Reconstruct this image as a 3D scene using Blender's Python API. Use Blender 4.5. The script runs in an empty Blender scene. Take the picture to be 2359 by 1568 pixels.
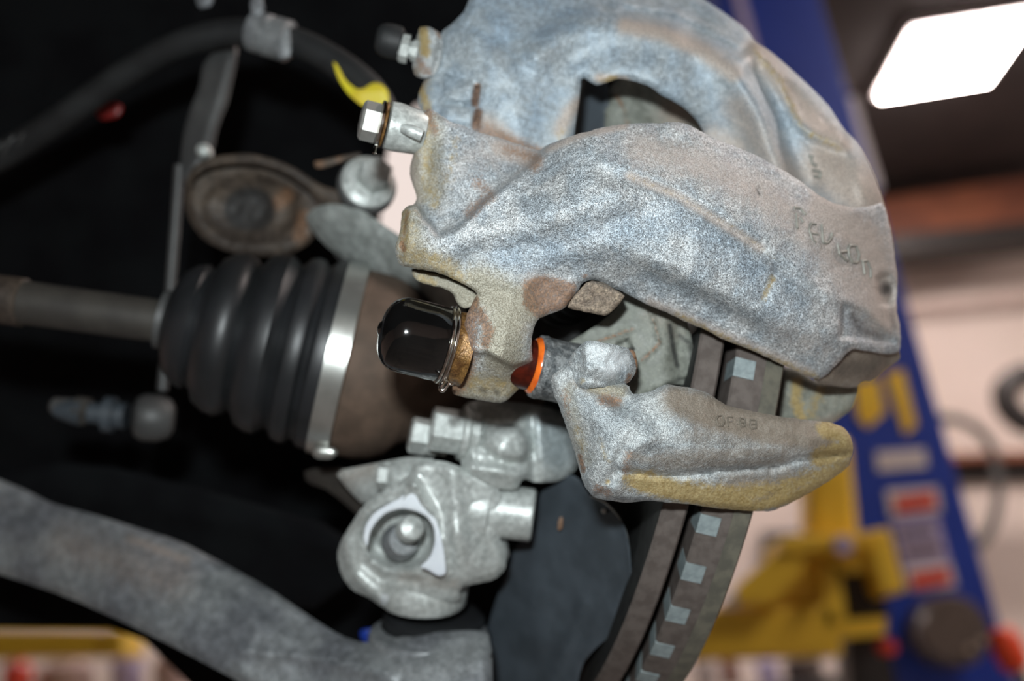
import bpy, math, random
import numpy as np
from mathutils import Vector, Matrix, noise as mnoise
from mathutils.geometry import delaunay_2d_cdt
random.seed(3); np.random.seed(3)

# ---------------------------------------------------------------- camera
F = 2409.0            # focal length in reference units; 1 unit = 1 px at the focus distance
U = 0.40 / F          # metres per unit
CX, CY = 1179.5, 784.0
CAM_LOC = np.array([0.0, 0.0, 1.45])
PITCH, ROLL = math.radians(18), math.radians(9)
_up = np.array([-math.sin(ROLL)*math.cos(PITCH), math.cos(ROLL)*math.cos(PITCH), -math.sin(PITCH)])
_f = np.array([0, 0, -1.0])
_xw = np.cross(_f, _up); _xw /= np.linalg.norm(_xw)
_yw = np.cross(_up, _xw)
RW = np.array([_xw, _yw, _up])            # camera vector -> world vector

sc = bpy.context.scene
cd = bpy.data.cameras.new('camera'); cam = bpy.data.objects.new('camera', cd)
sc.collection.objects.link(cam); sc.camera = cam
m = Matrix(RW.tolist()).to_4x4(); m.translation = Vector(CAM_LOC); cam.matrix_world = m
cd.sensor_width = 23.5; cd.lens = 23.5 * F / 2359
cd.clip_start = 0.02; cd.clip_end = 60
cd.dof.use_dof = True; cd.dof.focus_distance = 0.388; cd.dof.aperture_fstop = 2.7
sc.view_settings.view_transform = 'Standard'; sc.view_settings.look = 'None'
sc.view_settings.exposure = 0.0; sc.view_settings.gamma = 1; sc.view_settings.use_curve_mapping = False

# ---------------------------------------------------------------- world and lights
w = bpy.data.worlds.new('world'); sc.world = w; w.use_nodes = True
w.node_tree.nodes['Background'].inputs[0].default_value = (0.9, 0.75, 0.7, 1)
w.node_tree.nodes['Background'].inputs[1].default_value = 0.02

def c2w(v): return (np.asarray(v, float) * U) @ RW + CAM_LOC if False else (RW @ (np.atleast_2d(v) * U).T).T + CAM_LOC
def area(name, loc_cam, target_cam, size, power, col):
    l = bpy.data.lights.new(name, 'AREA'); l.shape = 'RECTANGLE'; l.size, l.size_y = size
    l.energy = power; l.color = col
    o = bpy.data.objects.new(name, l); sc.collection.objects.link(o)
    a = c2w(loc_cam)[0]; b = c2w(target_cam)[0]
    o.location = a; o.rotation_euler = Vector(b - a).to_track_quat('-Z', 'Y').to_euler()
    return o
FLASH_P = 2.6
area('camera_flash', (-180, 560, 120), (100, 0, -2600), (0.035, 0.022), FLASH_P, (0.90, 0.98, 1.0))
def pt(px, py, d):
    s = (F + d) / F
    return np.array([(px - CX) * s, -(py - CY) * s, -(F + d)])
def ray_plane(px, py, axis, val):
    dr = RW @ np.array([(px - CX), -(py - CY), -F])
    return CAM_LOC + dr * ((val - CAM_LOC[axis]) / dr[axis])

# ---------------------------------------------------------------- helpers
def tag(o, label=None, cat=None, group=None, kind=None):
    for k, v in (('label', label), ('category', cat), ('group', group), ('kind', kind)):
        if v: o[k] = v
    return o
def root(name, at, label, cat, group=None):
    o = bpy.data.objects.new(name, None); sc.collection.objects.link(o)
    o.empty_display_size = 0.01; o.location = at
    return tag(o, label, cat, group)
def obj(name, verts, faces, mat, parent=None, smooth=True, attrs=None):
    """verts in world metres"""
    verts = np.asarray(verts, float)
    off = np.zeros(3)
    p = parent
    while p is not None:
        off = off + np.array(p.location); p = p.parent
    loc = np.zeros(3)
    if parent is None: loc = verts.mean(0)
    me = bpy.data.meshes.new(name)
    me.from_pydata((verts - off - loc).tolist(), [], [list(map(int, f)) for f in faces])
    me.materials.append(mat)
    if smooth: me.polygons.foreach_set('use_smooth', [True] * len(me.polygons))
    if attrs is None and mat.get('stain_shaded'): attrs = {k: np.zeros((len(verts), 4)) for k in ('stain_shade', 'stain_shade2')}
    if attrs:
        for an, arr in attrs.items():
            a = me.attributes.new(an, 'FLOAT_COLOR', 'POINT')
            a.data.foreach_set('color', np.asarray(arr, np.float32).ravel())
    me.update()
    o = bpy.data.objects.new(name, me); sc.collection.objects.link(o)
    o.parent = parent; o.location = loc
    return o

def seg_dist(Pn, pts, closed=False):
    pts = np.asarray(pts, float)
    A = pts if closed else pts[:-1]
    B = np.roll(pts, -1, 0) if closed else pts[1:]
    best = np.full(len(Pn), 1e9)
    for a, b in zip(A, B):
        ab = b - a; t = np.clip(((Pn - a) @ ab) / max(ab @ ab, 1e-9), 0, 1)
        d = np.linalg.norm(Pn - a - t[:, None] * ab, axis=1); best = np.minimum(best, d)
    return best
def inside(Pn, poly):
    poly = np.asarray(poly, float); x, y = Pn[:, 0], Pn[:, 1]; r = np.zeros(len(Pn), bool)
    j = len(poly) - 1
    for i in range(len(poly)):
        xi, yi = poly[i]; xj, yj = poly[j]
        if yi != yj:
            c = ((yi > y) != (yj > y)) & (x < (xj - xi) * (y - yi) / (yj - yi) + xi); r ^= c
        j = i
    return r
def dens(poly, step, closed=True):
    poly = np.asarray(poly, float); out = []
    n = len(poly)
    for i in range(n if closed else n - 1):
        a, b = poly[i], poly[(i + 1) % n]
        k = max(1, int(round(np.linalg.norm(b - a) / step)))
        for q in range(k): out.append(a + (b - a) * q / k)
    if not closed: out.append(poly[-1])
    return np.array(out)
def chaikin(poly, n=1):
    p = np.asarray(poly, float)
    for _ in range(n):
        q = np.roll(p, -1, 0); p = np.stack([p*.8+q*.2, p*.2+q*.8], 1).reshape(-1, p.shape[1])
    return p
def sstep(t): t = np.clip(t, 0, 1); return t*t*(3-2*t)

def rbf(ctrl, Q):
    c = np.asarray(ctrl, float); X = c[:, :2] / 1000; z = c[:, 2]
    if len(c) == 1: return np.full(len(Q), z[0])
    def phi(r): return np.where(r > 0, r*r*np.log(np.maximum(r, 1e-9)), 0)
    n = len(c)
    if n < 4:
        A = np.c_[np.ones(n), X]; s = np.linalg.lstsq(A, z, rcond=None)[0]
        return np.c_[np.ones(len(Q)), Q/1000] @ s
    K = phi(np.linalg.norm(X[:, None] - X[None], axis=2)) + 1e-4*np.eye(n)
    Pm = np.c_[np.ones(n), X]
    M = np.block([[K, Pm], [Pm.T, np.zeros((3, 3))]])
    s = np.linalg.solve(M, np.r_[z, 0, 0, 0])
    Qx = Q / 1000
    return phi(np.linalg.norm(Qx[:, None] - X[None], axis=2)) @ s[:n] + np.c_[np.ones(len(Q)), Qx] @ s[n:]

class Field:
    """depth of a cast surface over the outline plane"""
    def __init__(s, ctrl, feats=(), rough=(0, 0)): s.ctrl, s.feats, s.rough = ctrl, feats, rough
    def __call__(s, Q):
        Q = np.asarray(Q, float); d = rbf(s.ctrl, Q)
        for f in s.feats:
            k = f[0]
            if k == 'ridge':
                _, pts, amp, wd = f[:4]
                d -= amp * np.exp(-(seg_dist(Q, pts) / wd) ** 2)
            elif k == 'plate':
                _, poly, amp, wd = f[:4]
                sd = seg_dist(Q, poly, True) * np.where(inside(Q, poly), 1, -1)
                d -= amp * sstep(sd / wd * .5 + .5)
            elif k == 'cyl':      # half-round swelling along a line
                _, pts, rad, amp = f[:4]
                t = np.clip(seg_dist(Q, pts) / rad, 0, 1); d -= amp * np.sqrt(1 - t*t)
        a1, a2 = s.rough
        if a1 or a2:
            n1 = np.array([mnoise.noise(Vector((x/45, y/45, 1.3))) for x, y in Q])
            n2 = np.array([mnoise.noise(Vector((x/13, y/13, 7.7))) for x, y in Q])
            d += a1*n1 + a2*n2
        return d

def stain_shade_arrays(Q, stains_shade):
    A = np.zeros((len(Q), 4)); B = np.zeros((len(Q), 4))
    idx = {'rust': (A, 0), 'yellow': (A, 1), 'dirt': (A, 2), 'beige': (A, 3), 'dark': (B, 0), 'blue': (B, 1), 'pale': (B, 2)}  # dark and dirt channels carry painted shade as well as real grime
    for ch, pts, wd, st in stains_shade:
        arr, i = idx[ch]
        pts = np.asarray(pts, float).reshape(-1, 2)
        if len(pts) == 1: dd = np.linalg.norm(Q - pts[0], axis=1)
        elif wd < 0:
            dd = np.where(inside(Q, pts), 0, seg_dist(Q, pts, True))
        else: dd = seg_dist(Q, pts)
        arr[:, i] = np.maximum(arr[:, i], st * np.exp(-(dd / abs(wd)) ** 2))
    return A, B

def relief(name, outline, field, thick, mat, parent=None, step=8, rnd=12, holes=(), stains_shade=(), smooth=1, inset=4, rag=0):
    """closed solid: outline (px), front surface depth from field, rounded rim, real thickness"""
    out = chaikin(outline, smooth) if smooth else np.asarray(outline, float)
    outd = dens(out, step)
    loops = [outd] + [dens(chaikin(h, 1), step) for h in holes]
    if rag:
        for L in loops:
            for i in range(len(L)):
                x, y = L[i]
                L[i] += rag*np.array([mnoise.noise(Vector((x/14, y/14, 3))), mnoise.noise(Vector((x/14, y/14, 9)))])
    P2 = np.concatenate(loops)
    nb = len(P2)
    mn, mx = outd.min(0), outd.max(0)
    gx = np.arange(mn[0], mx[0], step); gy = np.arange(mn[1], mx[1], step*.87)
    G = np.array([(x + (step/2 if j % 2 else 0), y) for j, y in enumerate(gy) for x in gx])
    def keep(Q):
        k = inside(Q, loops[0])
        for h in loops[1:]: k &= ~inside(Q, h)
        return k
    def bd(Q):
        b = seg_dist(Q, loops[0], True)
        for h in loops[1:]: b = np.minimum(b, seg_dist(Q, h, True))
        return b
    G = G[keep(G)]; dG = bd(G)
    off = [rnd*.22, rnd*.55]
    G = G[dG > (off[1] + step*.45)]
    extra = []
    for o_ in off:
        for L in loops:
            tn = np.roll(L, -1, 0) - np.roll(L, 1, 0); tn /= np.maximum(np.linalg.norm(tn, axis=1), 1e-9)[:, None]
            nr = np.c_[-tn[:, 1], tn[:, 0]]
            for sg in (1, -1):
                Q = L + nr*o_*sg; kk = keep(Q) & (bd(Q) > o_*.85); extra.append(Q[kk])
    G = np.concatenate([G] + extra)
    allp = np.concatenate([P2, G])
    edges = []; s = 0
    for L in loops:
        n = len(L); edges += [(s+i, s+(i+1) % n) for i in range(n)]; s += n
    vo, eo, fo, ov, oe, of = delaunay_2d_cdt([Vector(p) for p in allp.tolist()], edges, [], 0, 1e-4)
    V = np.array([(v.x, v.y) for v in vo]); Fc = np.array([f for f in fo if len(f) == 3])
    cen = V[Fc].mean(1); Fc = Fc[keep(cen)]
    used = np.unique(Fc); re = -np.ones(len(V), int); re[used] = np.arange(len(used)); V = V[used]; Fc = re[Fc]
    d = field(V)
    b = bd(V); t = np.clip(b / rnd, 0, 1); d = d + rnd*(1-t)**2*.9
    # boundary edges
    from collections import Counter
    dirs = {}
    for f in Fc:
        for i in range(3): dirs[(f[i], f[(i+1) % 3])] = 1
    bedge = [(a, c) for (a, c) in dirs if (c, a) not in dirs]
    n = len(V)
    # back surface, a little smaller
    bv = sorted({a for e in bedge for a in e})
    grad = np.zeros((n, 2))
    for (a, c) in bedge:
        e = V[c] - V[a]; nr = np.array([-e[1], e[0]]); nr /= max(np.linalg.norm(nr), 1e-9); grad[a] += nr; grad[c] += nr
    for i in bv: grad[i] /= max(np.linalg.norm(grad[i]), 1e-9)
    Vb = V + grad*inset
    s1 = ((F + d) / F)[:, None]; front = np.c_[(V[:, 0:1]-CX)*s1, -(V[:, 1:2]-CY)*s1, -(F+d)]
    db = d + thick; s2 = ((F + db) / F)[:, None]; back = np.c_[(Vb[:, 0:1]-CX)*s2, -(Vb[:, 1:2]-CY)*s2, -(F+db)]
    verts = np.concatenate([front, back])
    # orientation: px y is down, so flip so that normals face the camera
    e1 = V[Fc[:, 1]] - V[Fc[:, 0]]; e2 = V[Fc[:, 2]] - V[Fc[:, 0]]
    flip = (e1[:, 0]*e2[:, 1] - e1[:, 1]*e2[:, 0])[0] > 0
    ff = Fc[:, ::-1] if flip else Fc
    faces = ff.tolist() + (ff[:, ::-1] + n).tolist()
    for a, c in bedge:
        faces.append([a, a+n, c+n, c][::-1] if not flip else [a, a+n, c+n, c])
    A, B = stain_shade_arrays(V, stains_shade)
    o = obj(name, c2w(verts), faces, mat, parent, True, {'stain_shade': np.r_[A, A], 'stain_shade2': np.r_[B, B]})
    sharp(o, .95); return o

def basis(a):
    a = np.asarray(a, float); a = a/np.linalg.norm(a)
    h = np.array([0, 1.0, 0]) if abs(a[1]) < .9 else np.array([1.0, 0, 0])
    u = np.cross(a, h); u /= np.linalg.norm(u); return a, u, np.cross(a, u)
def lathe_vf(P0, axis, prof, n=48, phase=0, wob=0, cap=True):
    a, u, v = basis(axis); vs = []; fs = []
    for k, (t, r) in enumerate(prof):
        for i in range(n):
            an = 2*math.pi*i/n + phase
            rr = r
            if wob: rr = r + wob*mnoise.noise(Vector((math.cos(an)*2.5, math.sin(an)*2.5, t/25)))
            vs.append(np.asarray(P0) + a*t + (u*math.cos(an) + v*math.sin(an))*rr)
    for k in range(len(prof)-1):
        for i in range(n):
            j = (i+1) % n; fs.append((k*n+i, k*n+j, (k+1)*n+j, (k+1)*n+i))
    if cap:
        fs.append(tuple(range(n))[::-1]); fs.append(tuple(range((len(prof)-1)*n, len(prof)*n)))
    return vs, [f[::-1] for f in fs]
def lathe(name, P0, axis, prof, mat, parent=None, n=48, phase=0, smooth=True, wob=0, cap=True):
    vs, fs = lathe_vf(P0, axis, prof, n, phase, wob, cap)
    o = obj(name, c2w(vs), fs, mat, parent, smooth)
    if smooth: sharp(o)
    return o
def sharp(o, ang=0.6):
    me = o.data
    try: me.set_sharp_from_angle(angle=ang)
    except Exception: pass
def tube(name, pts, rad, mat, parent=None, n=14, closed=False, smooth_n=3):
    """pts: camera-space points"""
    P = np.array(pts, float); R = np.array(rad if hasattr(rad, '__len__') else [rad]*len(P), float)
    for _ in range(smooth_n):
        if closed:
            q = np.roll(P, -1, 0); P = np.stack([P*.75+q*.25, P*.25+q*.75], 1).reshape(-1, 3)
            qr = np.roll(R, -1); R = np.stack([R*.75+qr*.25, R*.25+qr*.75], 1).ravel()
        else:
            a, b = P[:-1], P[1:]; ra, rb = R[:-1], R[1:]
            P = np.concatenate([P[:1], np.stack([a*.75+b*.25, a*.25+b*.75], 1).reshape(-1, 3), P[-1:]])
            R = np.concatenate([R[:1], np.stack([ra*.75+rb*.25, ra*.25+rb*.75], 1).ravel(), R[-1:]])
    m = len(P); vs = []; fs = []
    prev = None
    for i in range(m):
        t = (P[(i+1) % m] - P[i-1]) if closed else (P[min(i+1, m-1)] - P[max(i-1, 0)])
        t = t/max(np.linalg.norm(t), 1e-9)
        if prev is None: _, u, v = basis(t)
        else:
            u = prev - t*(prev @ t); u /= np.linalg.norm(u); v = np.cross(t, u)
        prev = u
        for k in range(n):
            an = 2*math.pi*k/n; vs.append(P[i] + (u*math.cos(an) + v*math.sin(an))*R[i])
    for i in range(m if closed else m-1):
        j = (i+1) % m
        for k in range(n):
            l = (k+1) % n; fs.append((i*n+k, i*n+l, j*n+l, j*n+k))
    if not closed: fs += [tuple(range(n))[::-1], tuple(range((m-1)*n, m*n))]
    return obj(name, c2w(vs), fs, mat, parent)
def box_w(name, lo, hi, mat, parent=None, bev=0.0):
    x0, y0, z0 = lo; x1, y1, z1 = hi
    V = [(x, y, z) for x in (x0, x1) for y in (y0, y1) for z in (z0, z1)]
    Fs = [(0,1,3,2), (4,6,7,5), (0,4,5,1), (2,3,7,6), (0,2,6,4), (1,5,7,3)]
    o = obj(name, V, Fs, mat, parent, False)
    if bev:
        b = o.modifiers.new('bevel', 'BEVEL'); b.width = bev; b.segments = 2
    return o
def wprism(name, poly_px, Y, thick, mat, parent=None, bev=0.0):
    """polygon seen through these pixels on the vertical world plane y=Y, extruded away from the camera"""
    A = [ray_plane(px, py, 1, Y) for px, py in poly_px]; n = len(A)
    V = A + [p + np.array([0, thick, 0]) for p in A]
    Fs = [tuple(range(n)), tuple(range(n, 2*n))[::-1]] + [(i, i+n, (i+1) % n+n, (i+1) % n) for i in range(n)]
    o = obj(name, V, Fs, mat, parent, False)
    import bmesh
    bm = bmesh.new(); bm.from_mesh(o.data); bmesh.ops.recalc_face_normals(bm, faces=bm.faces); bm.to_mesh(o.data); bm.free()
    if bev:
        b = o.modifiers.new('bevel', 'BEVEL'); b.width = bev; b.segments = 2
    return o

# ---------------------------------------------------------------- materials
class NT:
    def __init__(s, name):
        s.m = bpy.data.materials.new(name); s.m.use_nodes = True; s.t = s.m.node_tree
        s.b = s.t.nodes['Principled BSDF']
        s.co = s.t.nodes.new('ShaderNodeTexCoord').outputs['Object']
    def n(s, typ, ins=None, **kw):
        nd = s.t.nodes.new(typ)
        for k, v in kw.items(): setattr(nd, k, v)
        for k, v in (ins or {}).items():
            if hasattr(v, 'is_output'): s.t.links.new(v, nd.inputs[k])
            else: nd.inputs[k].default_value = v
        return nd
    def noise(s, scale, detail=4, rough=.55):
        return s.n('ShaderNodeTexNoise', {'Vector': s.co, 'Scale': scale, 'Detail': detail, 'Roughness': rough}).outputs['Fac']
    def ramp(s, fac, lo, hi):
        return s.n('ShaderNodeMapRange', {'Value': fac, 'From Min': lo, 'From Max': hi, 'To Min': 0.0, 'To Max': 1.0}, interpolation_type='SMOOTHSTEP').outputs[0]
    def mix(s, f, a, b, blend='MIX'):
        nd = s.n('ShaderNodeMix', data_type='RGBA', blend_type=blend)
        for k, v in ((0, f), (6, a), (7, b)):
            if hasattr(v, 'is_output'): s.t.links.new(v, nd.inputs[k])
            else: nd.inputs[k].default_value = v if not isinstance(v, tuple) else (*v, 1)
        return nd.outputs[2]
    def math(s, op, a, b=0.0):
        nd = s.n('ShaderNodeMath', operation=op)
        for k, v in ((0, a), (1, b)):
            if hasattr(v, 'is_output'): s.t.links.new(v, nd.inputs[k])
            else: nd.inputs[k].default_value = v
        return nd.outputs[0]
    def set(s, **kw):
        for k, v in kw.items():
            k = k.replace('_', ' ')
            if hasattr(v, 'is_output'): s.t.links.new(v, s.b.inputs[k])
            else: s.b.inputs[k].default_value = (*v, 1) if isinstance(v, tuple) and len(v) == 3 else v
        return s.m

def cast(name, c1, c2, grain=2600, gs=.55, bump=.6, metal=.25, rough=.55, low=90, dirtc=(.30, .235, .19), bdist=.0004, sparkle=.0):
    """sand-cast metal with rust, clay, grime and painted shade where the part carries them"""
    n = NT(name); n.m['stain_shaded'] = 1
    base = n.mix(n.ramp(n.noise(low, 5), .35, .65), c1, c2)
    g = n.noise(grain, 3, .7); g2 = n.noise(grain*.28, 3, .6)
    sp = n.mix(n.ramp(g, .36, .64), (1-gs,)*3, (1+gs*.45,)*3)
    sp = n.mix(n.ramp(n.noise(grain*.6, 2, .8), .60, .70), sp, (1+gs*1.5,)*3)
    base = n.mix(1.0, base, sp, 'MULTIPLY')
    base = n.mix(1.0, base, n.mix(n.ramp(g2, .35, .68), (.82,)*3, (1.14,)*3), 'MULTIPLY')
    at = n.n('ShaderNodeAttribute', attribute_name='stain_shade'); at2 = n.n('ShaderNodeAttribute', attribute_name='stain_shade2')
    s1 = n.n('ShaderNodeSeparateColor', {'Color': at.outputs['Color']}); s2 = n.n('ShaderNodeSeparateColor', {'Color': at2.outputs['Color']})
    nz = n.noise(420, 8, .78); nz2 = n.noise(900, 7, .8)
    def mask(ch, noi, k=1.3, soft=.34):
        v = n.math('ADD', ch, n.math('MULTIPLY', n.math('SUBTRACT', noi, .5), k))
        v = n.ramp(v, .5-soft, .5+soft)
        return n.math('MULTIPLY', v, n.ramp(ch, 0.02, .16))
    base = n.mix(mask(s2.outputs[1], nz), base, n.mix(1.0, base, (.80, .86, .92), 'MULTIPLY'))
    base = n.mix(n.math('MULTIPLY', mask(s1.outputs[2], nz, .8, .4), .9), base, n.mix(n.ramp(g, .3, .7), tuple(x*.75 for x in dirtc), tuple(x*1.3 for x in dirtc)))
    base = n.mix(n.math('MULTIPLY', mask(at.outputs['Alpha'], nz, .9, .4), .92), base, n.mix(n.ramp(g, .34, .66), (.20, .175, .12), (.47, .44, .35)))
    yc = n.mix(n.ramp(nz2, .35, .65), (.27, .18, .055), (.46, .36, .17))
    base = n.mix(n.math('MULTIPLY', mask(s1.outputs[1], nz, 1.3, .24), .95), base, yc)
    rc = n.mix(n.ramp(nz2, .38, .66), (.075, .035, .018), (.36, .20, .11))
    base = n.mix(n.math('MULTIPLY', mask(s1.outputs[0], nz2, 1.7, .30), .85), base, rc)
    base = n.mix(mask(s2.outputs[2], nz, .7, .3), base, (.72, .76, .78))
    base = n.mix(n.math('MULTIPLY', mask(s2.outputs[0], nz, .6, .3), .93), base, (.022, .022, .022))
    h = n.math('ADD', n.math('MULTIPLY', g, 1.0), n.math('MULTIPLY', g2, 2.0))
    bp = n.n('ShaderNodeBump', {'Height': h, 'Strength': bump, 'Distance': bdist})
    n.t.links.new(bp.outputs[0], n.b.inputs['Normal'])
    mt = n.math('MULTIPLY', n.math('SUBTRACT', 1.0, n.math('MAXIMUM', s1.outputs[0], n.math('MAXIMUM', s1.outputs[1], s1.outputs[2]))), metal)
    ro = n.n('ShaderNodeMapRange', {'Value': g2, 'From Min': .3, 'From Max': .7, 'To Min': rough-.12, 'To Max': rough+.15}).outputs[0]
    return n.set(Base_Color=base, Metallic=n.math('MAXIMUM', mt, 0.0), Roughness=ro)
def plain(name, c1, c2=None, rough=.5, metal=0., low=60, bump=0, bs=800, coat=0, amt=1.0, spec=.5):
    n = NT(name); c2 = c2 or tuple(x*.8 for x in c1)
    base = n.mix(n.ramp(n.noise(low, 5), .35, .65), c1, c2)
    if bump:
        bp = n.n('ShaderNodeBump', {'Height': n.noise(bs, 4, .6), 'Strength': bump, 'Distance': .0004}); n.t.links.new(bp.outputs[0], n.b.inputs['Normal'])
    n.b.inputs['Specular IOR Level'].default_value = spec
    return n.set(Base_Color=base, Roughness=rough, Metallic=metal, Coat_Weight=coat)
def emis(name, col, st):
    n = NT(name); n.set(Base_Color=(0, 0, 0)); n.b.inputs['Emission Color'].default_value = (*col, 1); n.b.inputs['Emission Strength'].default_value = st; return n.m

M_near = cast('cast_iron_zinc_grey', (.40, .445, .48), (.57, .585, .59), grain=2000, gs=.68, metal=.35, rough=.47, dirtc=(.40, .34, .30))
M_far = cast('cast_iron_blue_grey', (.34, .41, .47), (.42, .47, .50), grain=1500, gs=.22, bump=.3, dirtc=(.42, .345, .29))
M_bracket = cast('cast_iron_bracket', (.42, .46, .48), (.56, .585, .585), metal=.35, rough=.47, dirtc=(.22, .175, .13))
M_pad = cast('pad_backing', (.19, .20, .17), (.235, .245, .215), grain=1200, gs=.12, bump=.2, metal=.05, rough=.6)
M_alu = cast('cast_aluminium', (.48, .51, .49), (.57, .60, .58), grain=1400, gs=.10, bump=.2, metal=.25, rough=.38)
M_arm = cast('control_arm_aluminium', (.17, .18, .195), (.27, .285, .29), grain=700, gs=.18, bump=.2, metal=.25, rough=.5, low=30)
M_karm = cast('knuckle_arm_grey', (.27, .29, .275), (.33, .35, .335), grain=700, gs=.08, bump=.15, metal=.1, rough=.5)
M_ruststeel = cast('rusted_steel', (.10, .075, .055), (.05, .038, .03), grain=700, gs=.25, bump=.3, metal=.1, rough=.6, low=40)
M_tab = cast('rusty_tab', (.22, .17, .13), (.34, .27, .20), grain=1500, gs=.5, bump=.8, metal=.1, rough=.6, low=300)
M_sleeve = cast('sleeve_grime', (.10, .11, .115), (.27, .28, .28), grain=1500, gs=.4, bump=.7, metal=.15, rough=.45, low=250)
M_rotor = plain('rotor_rust', (.15, .125, .112), (.105, .085, .075), .65, .3, 200, .6, 2500)
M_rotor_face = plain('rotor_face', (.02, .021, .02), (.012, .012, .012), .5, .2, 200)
M_rotor_edge = plain('rotor_edge_olive', (.165, .155, .12), (.11, .105, .085), .6, .2, 150, .5, 1800)
M_vane = plain('rotor_vane_grey', (.33, .39, .40), (.24, .29, .30), .5, .3, 300, .3)
M_black = plain('gloss_black_vinyl', (.003, .003, .003), (.004, .004, .004), .10, 0, 100, .04, 900, .6)
M_steel = plain('bright_steel', (.75, .74, .72), (.55, .50, .42), .14, 1, 260)
M_steel2 = plain('zinc_steel', (.50, .49, .46), (.40, .40, .38), .42, .6, 120)
M_brassrust = cast('wet_rust', (.30, .16, .05), (.12, .055, .02), grain=1600, gs=.35, bump=.5, metal=.35, rough=.25, low=260)
M_seal = plain('orange_silicone', (.85, .18, .02), (.62, .10, .015), .18, 0, 120, .1)
M_sealred = plain('amber_grease', (.03, .004, .002), (.07, .008, .003), .3, 0, 260, .3, spec=.3)
M_rubber = plain('black_rubber', (.017, .018, .020), (.012, .013, .014), .42, 0, 40, .1, 400)
M_clamp = plain('clamp_steel', (.62, .63, .60), (.5, .51, .48), .32, .85, 60)
M_joint = plain('brown_joint', (.13, .085, .06), (.09, .06, .042), .7, .1, 90, .4, 1300)
M_shaft = plain('shaft_grey', (.055, .05, .043), (.04, .036, .032), .55, .1, 60)
M_liner = plain('liner_black', (.008, .009, .010), (.005, .005, .006), .9, 0, 20, spec=.1)
M_shield = plain('dust_shield', (.058, .071, .085), (.042, .052, .062), .55, .0, 60, .3, 900)
M_hose = plain('hose_black', (.022, .024, .025), (.014, .015, .016), .6, 0, 50, .3, 500)
M_grey = plain('grey_steel', (.085, .086, .085), (.06, .06, .06), .5, .2, 40)
M_yellowtag = plain('yellow_tape', (.80, .70, .03), (.78, .60, .05), .5)
M_red = plain('red_plastic', (.22, .008, .006), None, .4)
M_bluep = plain('lift_blue', (.006, .035, .30), (.008, .045, .36), .45, 0, 3)
M_yel = plain('lift_yellow', (.93, .63, .05), (.85, .55, .04), .45, 0, 4)
M_wall = plain('wall_paint', (.74, .64, .585), (.66, .565, .51), .8, 0, 1.2)
M_ceil = plain('ceiling_dark', (.045, .034, .034), (.03, .024, .024), .9, 0, 1.5)
M_beam = plain('beam_red_brown', (.26, .085, .04), (.17, .055, .03), .7, 0, 3)
M_floor = plain('floor_concrete', (.28, .26, .24), (.2, .19, .18), .7, 0, 3)
M_white = plain('sticker_white', (.75, .70, .70), None, .5)
M_lilac = plain('stripe_lilac', (.55, .48, .72), None, .5)
M_sred = plain('sticker_red', (.75, .06, .03), None, .5)
M_dark = plain('dark_plastic', (.02, .017, .016), None, .5)
M_olive = plain('dark_brown_round', (.13, .10, .085), (.09, .07, .06), .45)
M_orange = plain('orange_plastic', (1.0, .09, .02), None, .4)
M_pink = plain('carton_pink', (.50, .36, .32), (.42, .30, .27), .8, 0, 5)
M_lightw = emis('lamp_panel', (1, .86, .80), 75)
M_whitepaint = plain('white_paint', (.78, .82, .86), (.7, .74, .8), .35)

# ================================================================ SETTING
box_w('floor', (-7, -5, -.1), (9, 9, 0), M_floor)['kind'] = 'structure'
CEIL = 4.3
box_w('ceiling', (-7, -5, CEIL), (9, 9, CEIL+.1), M_ceil)['kind'] = 'structure'
box_w('wall_back', (-7, 7, 0), (9, 7.15, CEIL), M_wall)['kind'] = 'structure'
box_w('wall_right', (9, -5, 0), (9.15, 7.15, CEIL), M_wall)['kind'] = 'structure'
box_w('wall_left', (-7.15, -5, 0), (-7, 7.15, CEIL), M_wall)['kind'] = 'structure'
box_w('wall_front', (-7, -5.15, 0), (9, -5, CEIL), M_wall)['kind'] = 'structure'

def lamp(loc, sx, sy, label, group=None):
    x, y, z = loc
    r = root('ceiling_light', (x, y, z), label, 'lamp', group)
    box_w('housing', (x-sx/2-.03, y-sy/2-.03, z-.05), (x+sx/2+.03, y+sy/2+.03, z), M_white, r)
    box_w('diffuser', (x-sx/2, y-sy/2, z-.07), (x+sx/2, y+sy/2, z-.052), M_lightw, r)
    return r
skp = ray_plane(905, 450, 2, CEIL-.012)
c0 = [ray_plane(x, y, 2, CEIL-.07) for x, y in ((2110, 62), (2352, 55), (2272, 205), (2040, 213))]
print('panel', np.round(c0, 2).tolist())
r = lamp((2.56, 4.96, CEIL), .60, .62, 'glowing square ceiling light at the upper right, the only lamp in view')
for i, (x, y) in enumerate(((-1.8, 5.2), (6.6, 5.2), (6.6, 1.6), (3.0, .9))):  # unseen lamps added for room light; the last one lights the post front
    lamp((x, y, CEIL), .60, .62, 'added square ceiling light above the %s, outside the photograph' % ('far left of the bay', 'far right corner', 'right wall', 'floor right of the camera')[i])
sk = root('wall_glow_panel', skp, 'added glowing panel in place of a pale wall, glimpsed between the grey bolt and the caliper flange', 'added_glow')
box_w('sheet', (skp[0]-.45, skp[1]-.9, CEIL-.01), (skp[0]+.6, skp[1]+.9, CEIL-.002), emis('added_glow', (1, .86, .80), .85), sk)  # glowing sheet added to stand in for the bright wall
for q in (-.45, .6): box_w('added_frame', (skp[0]+q-.02, skp[1]-.9, CEIL-.03), (skp[0]+q+.02, skp[1]+.9, CEIL), M_white, sk)
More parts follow.
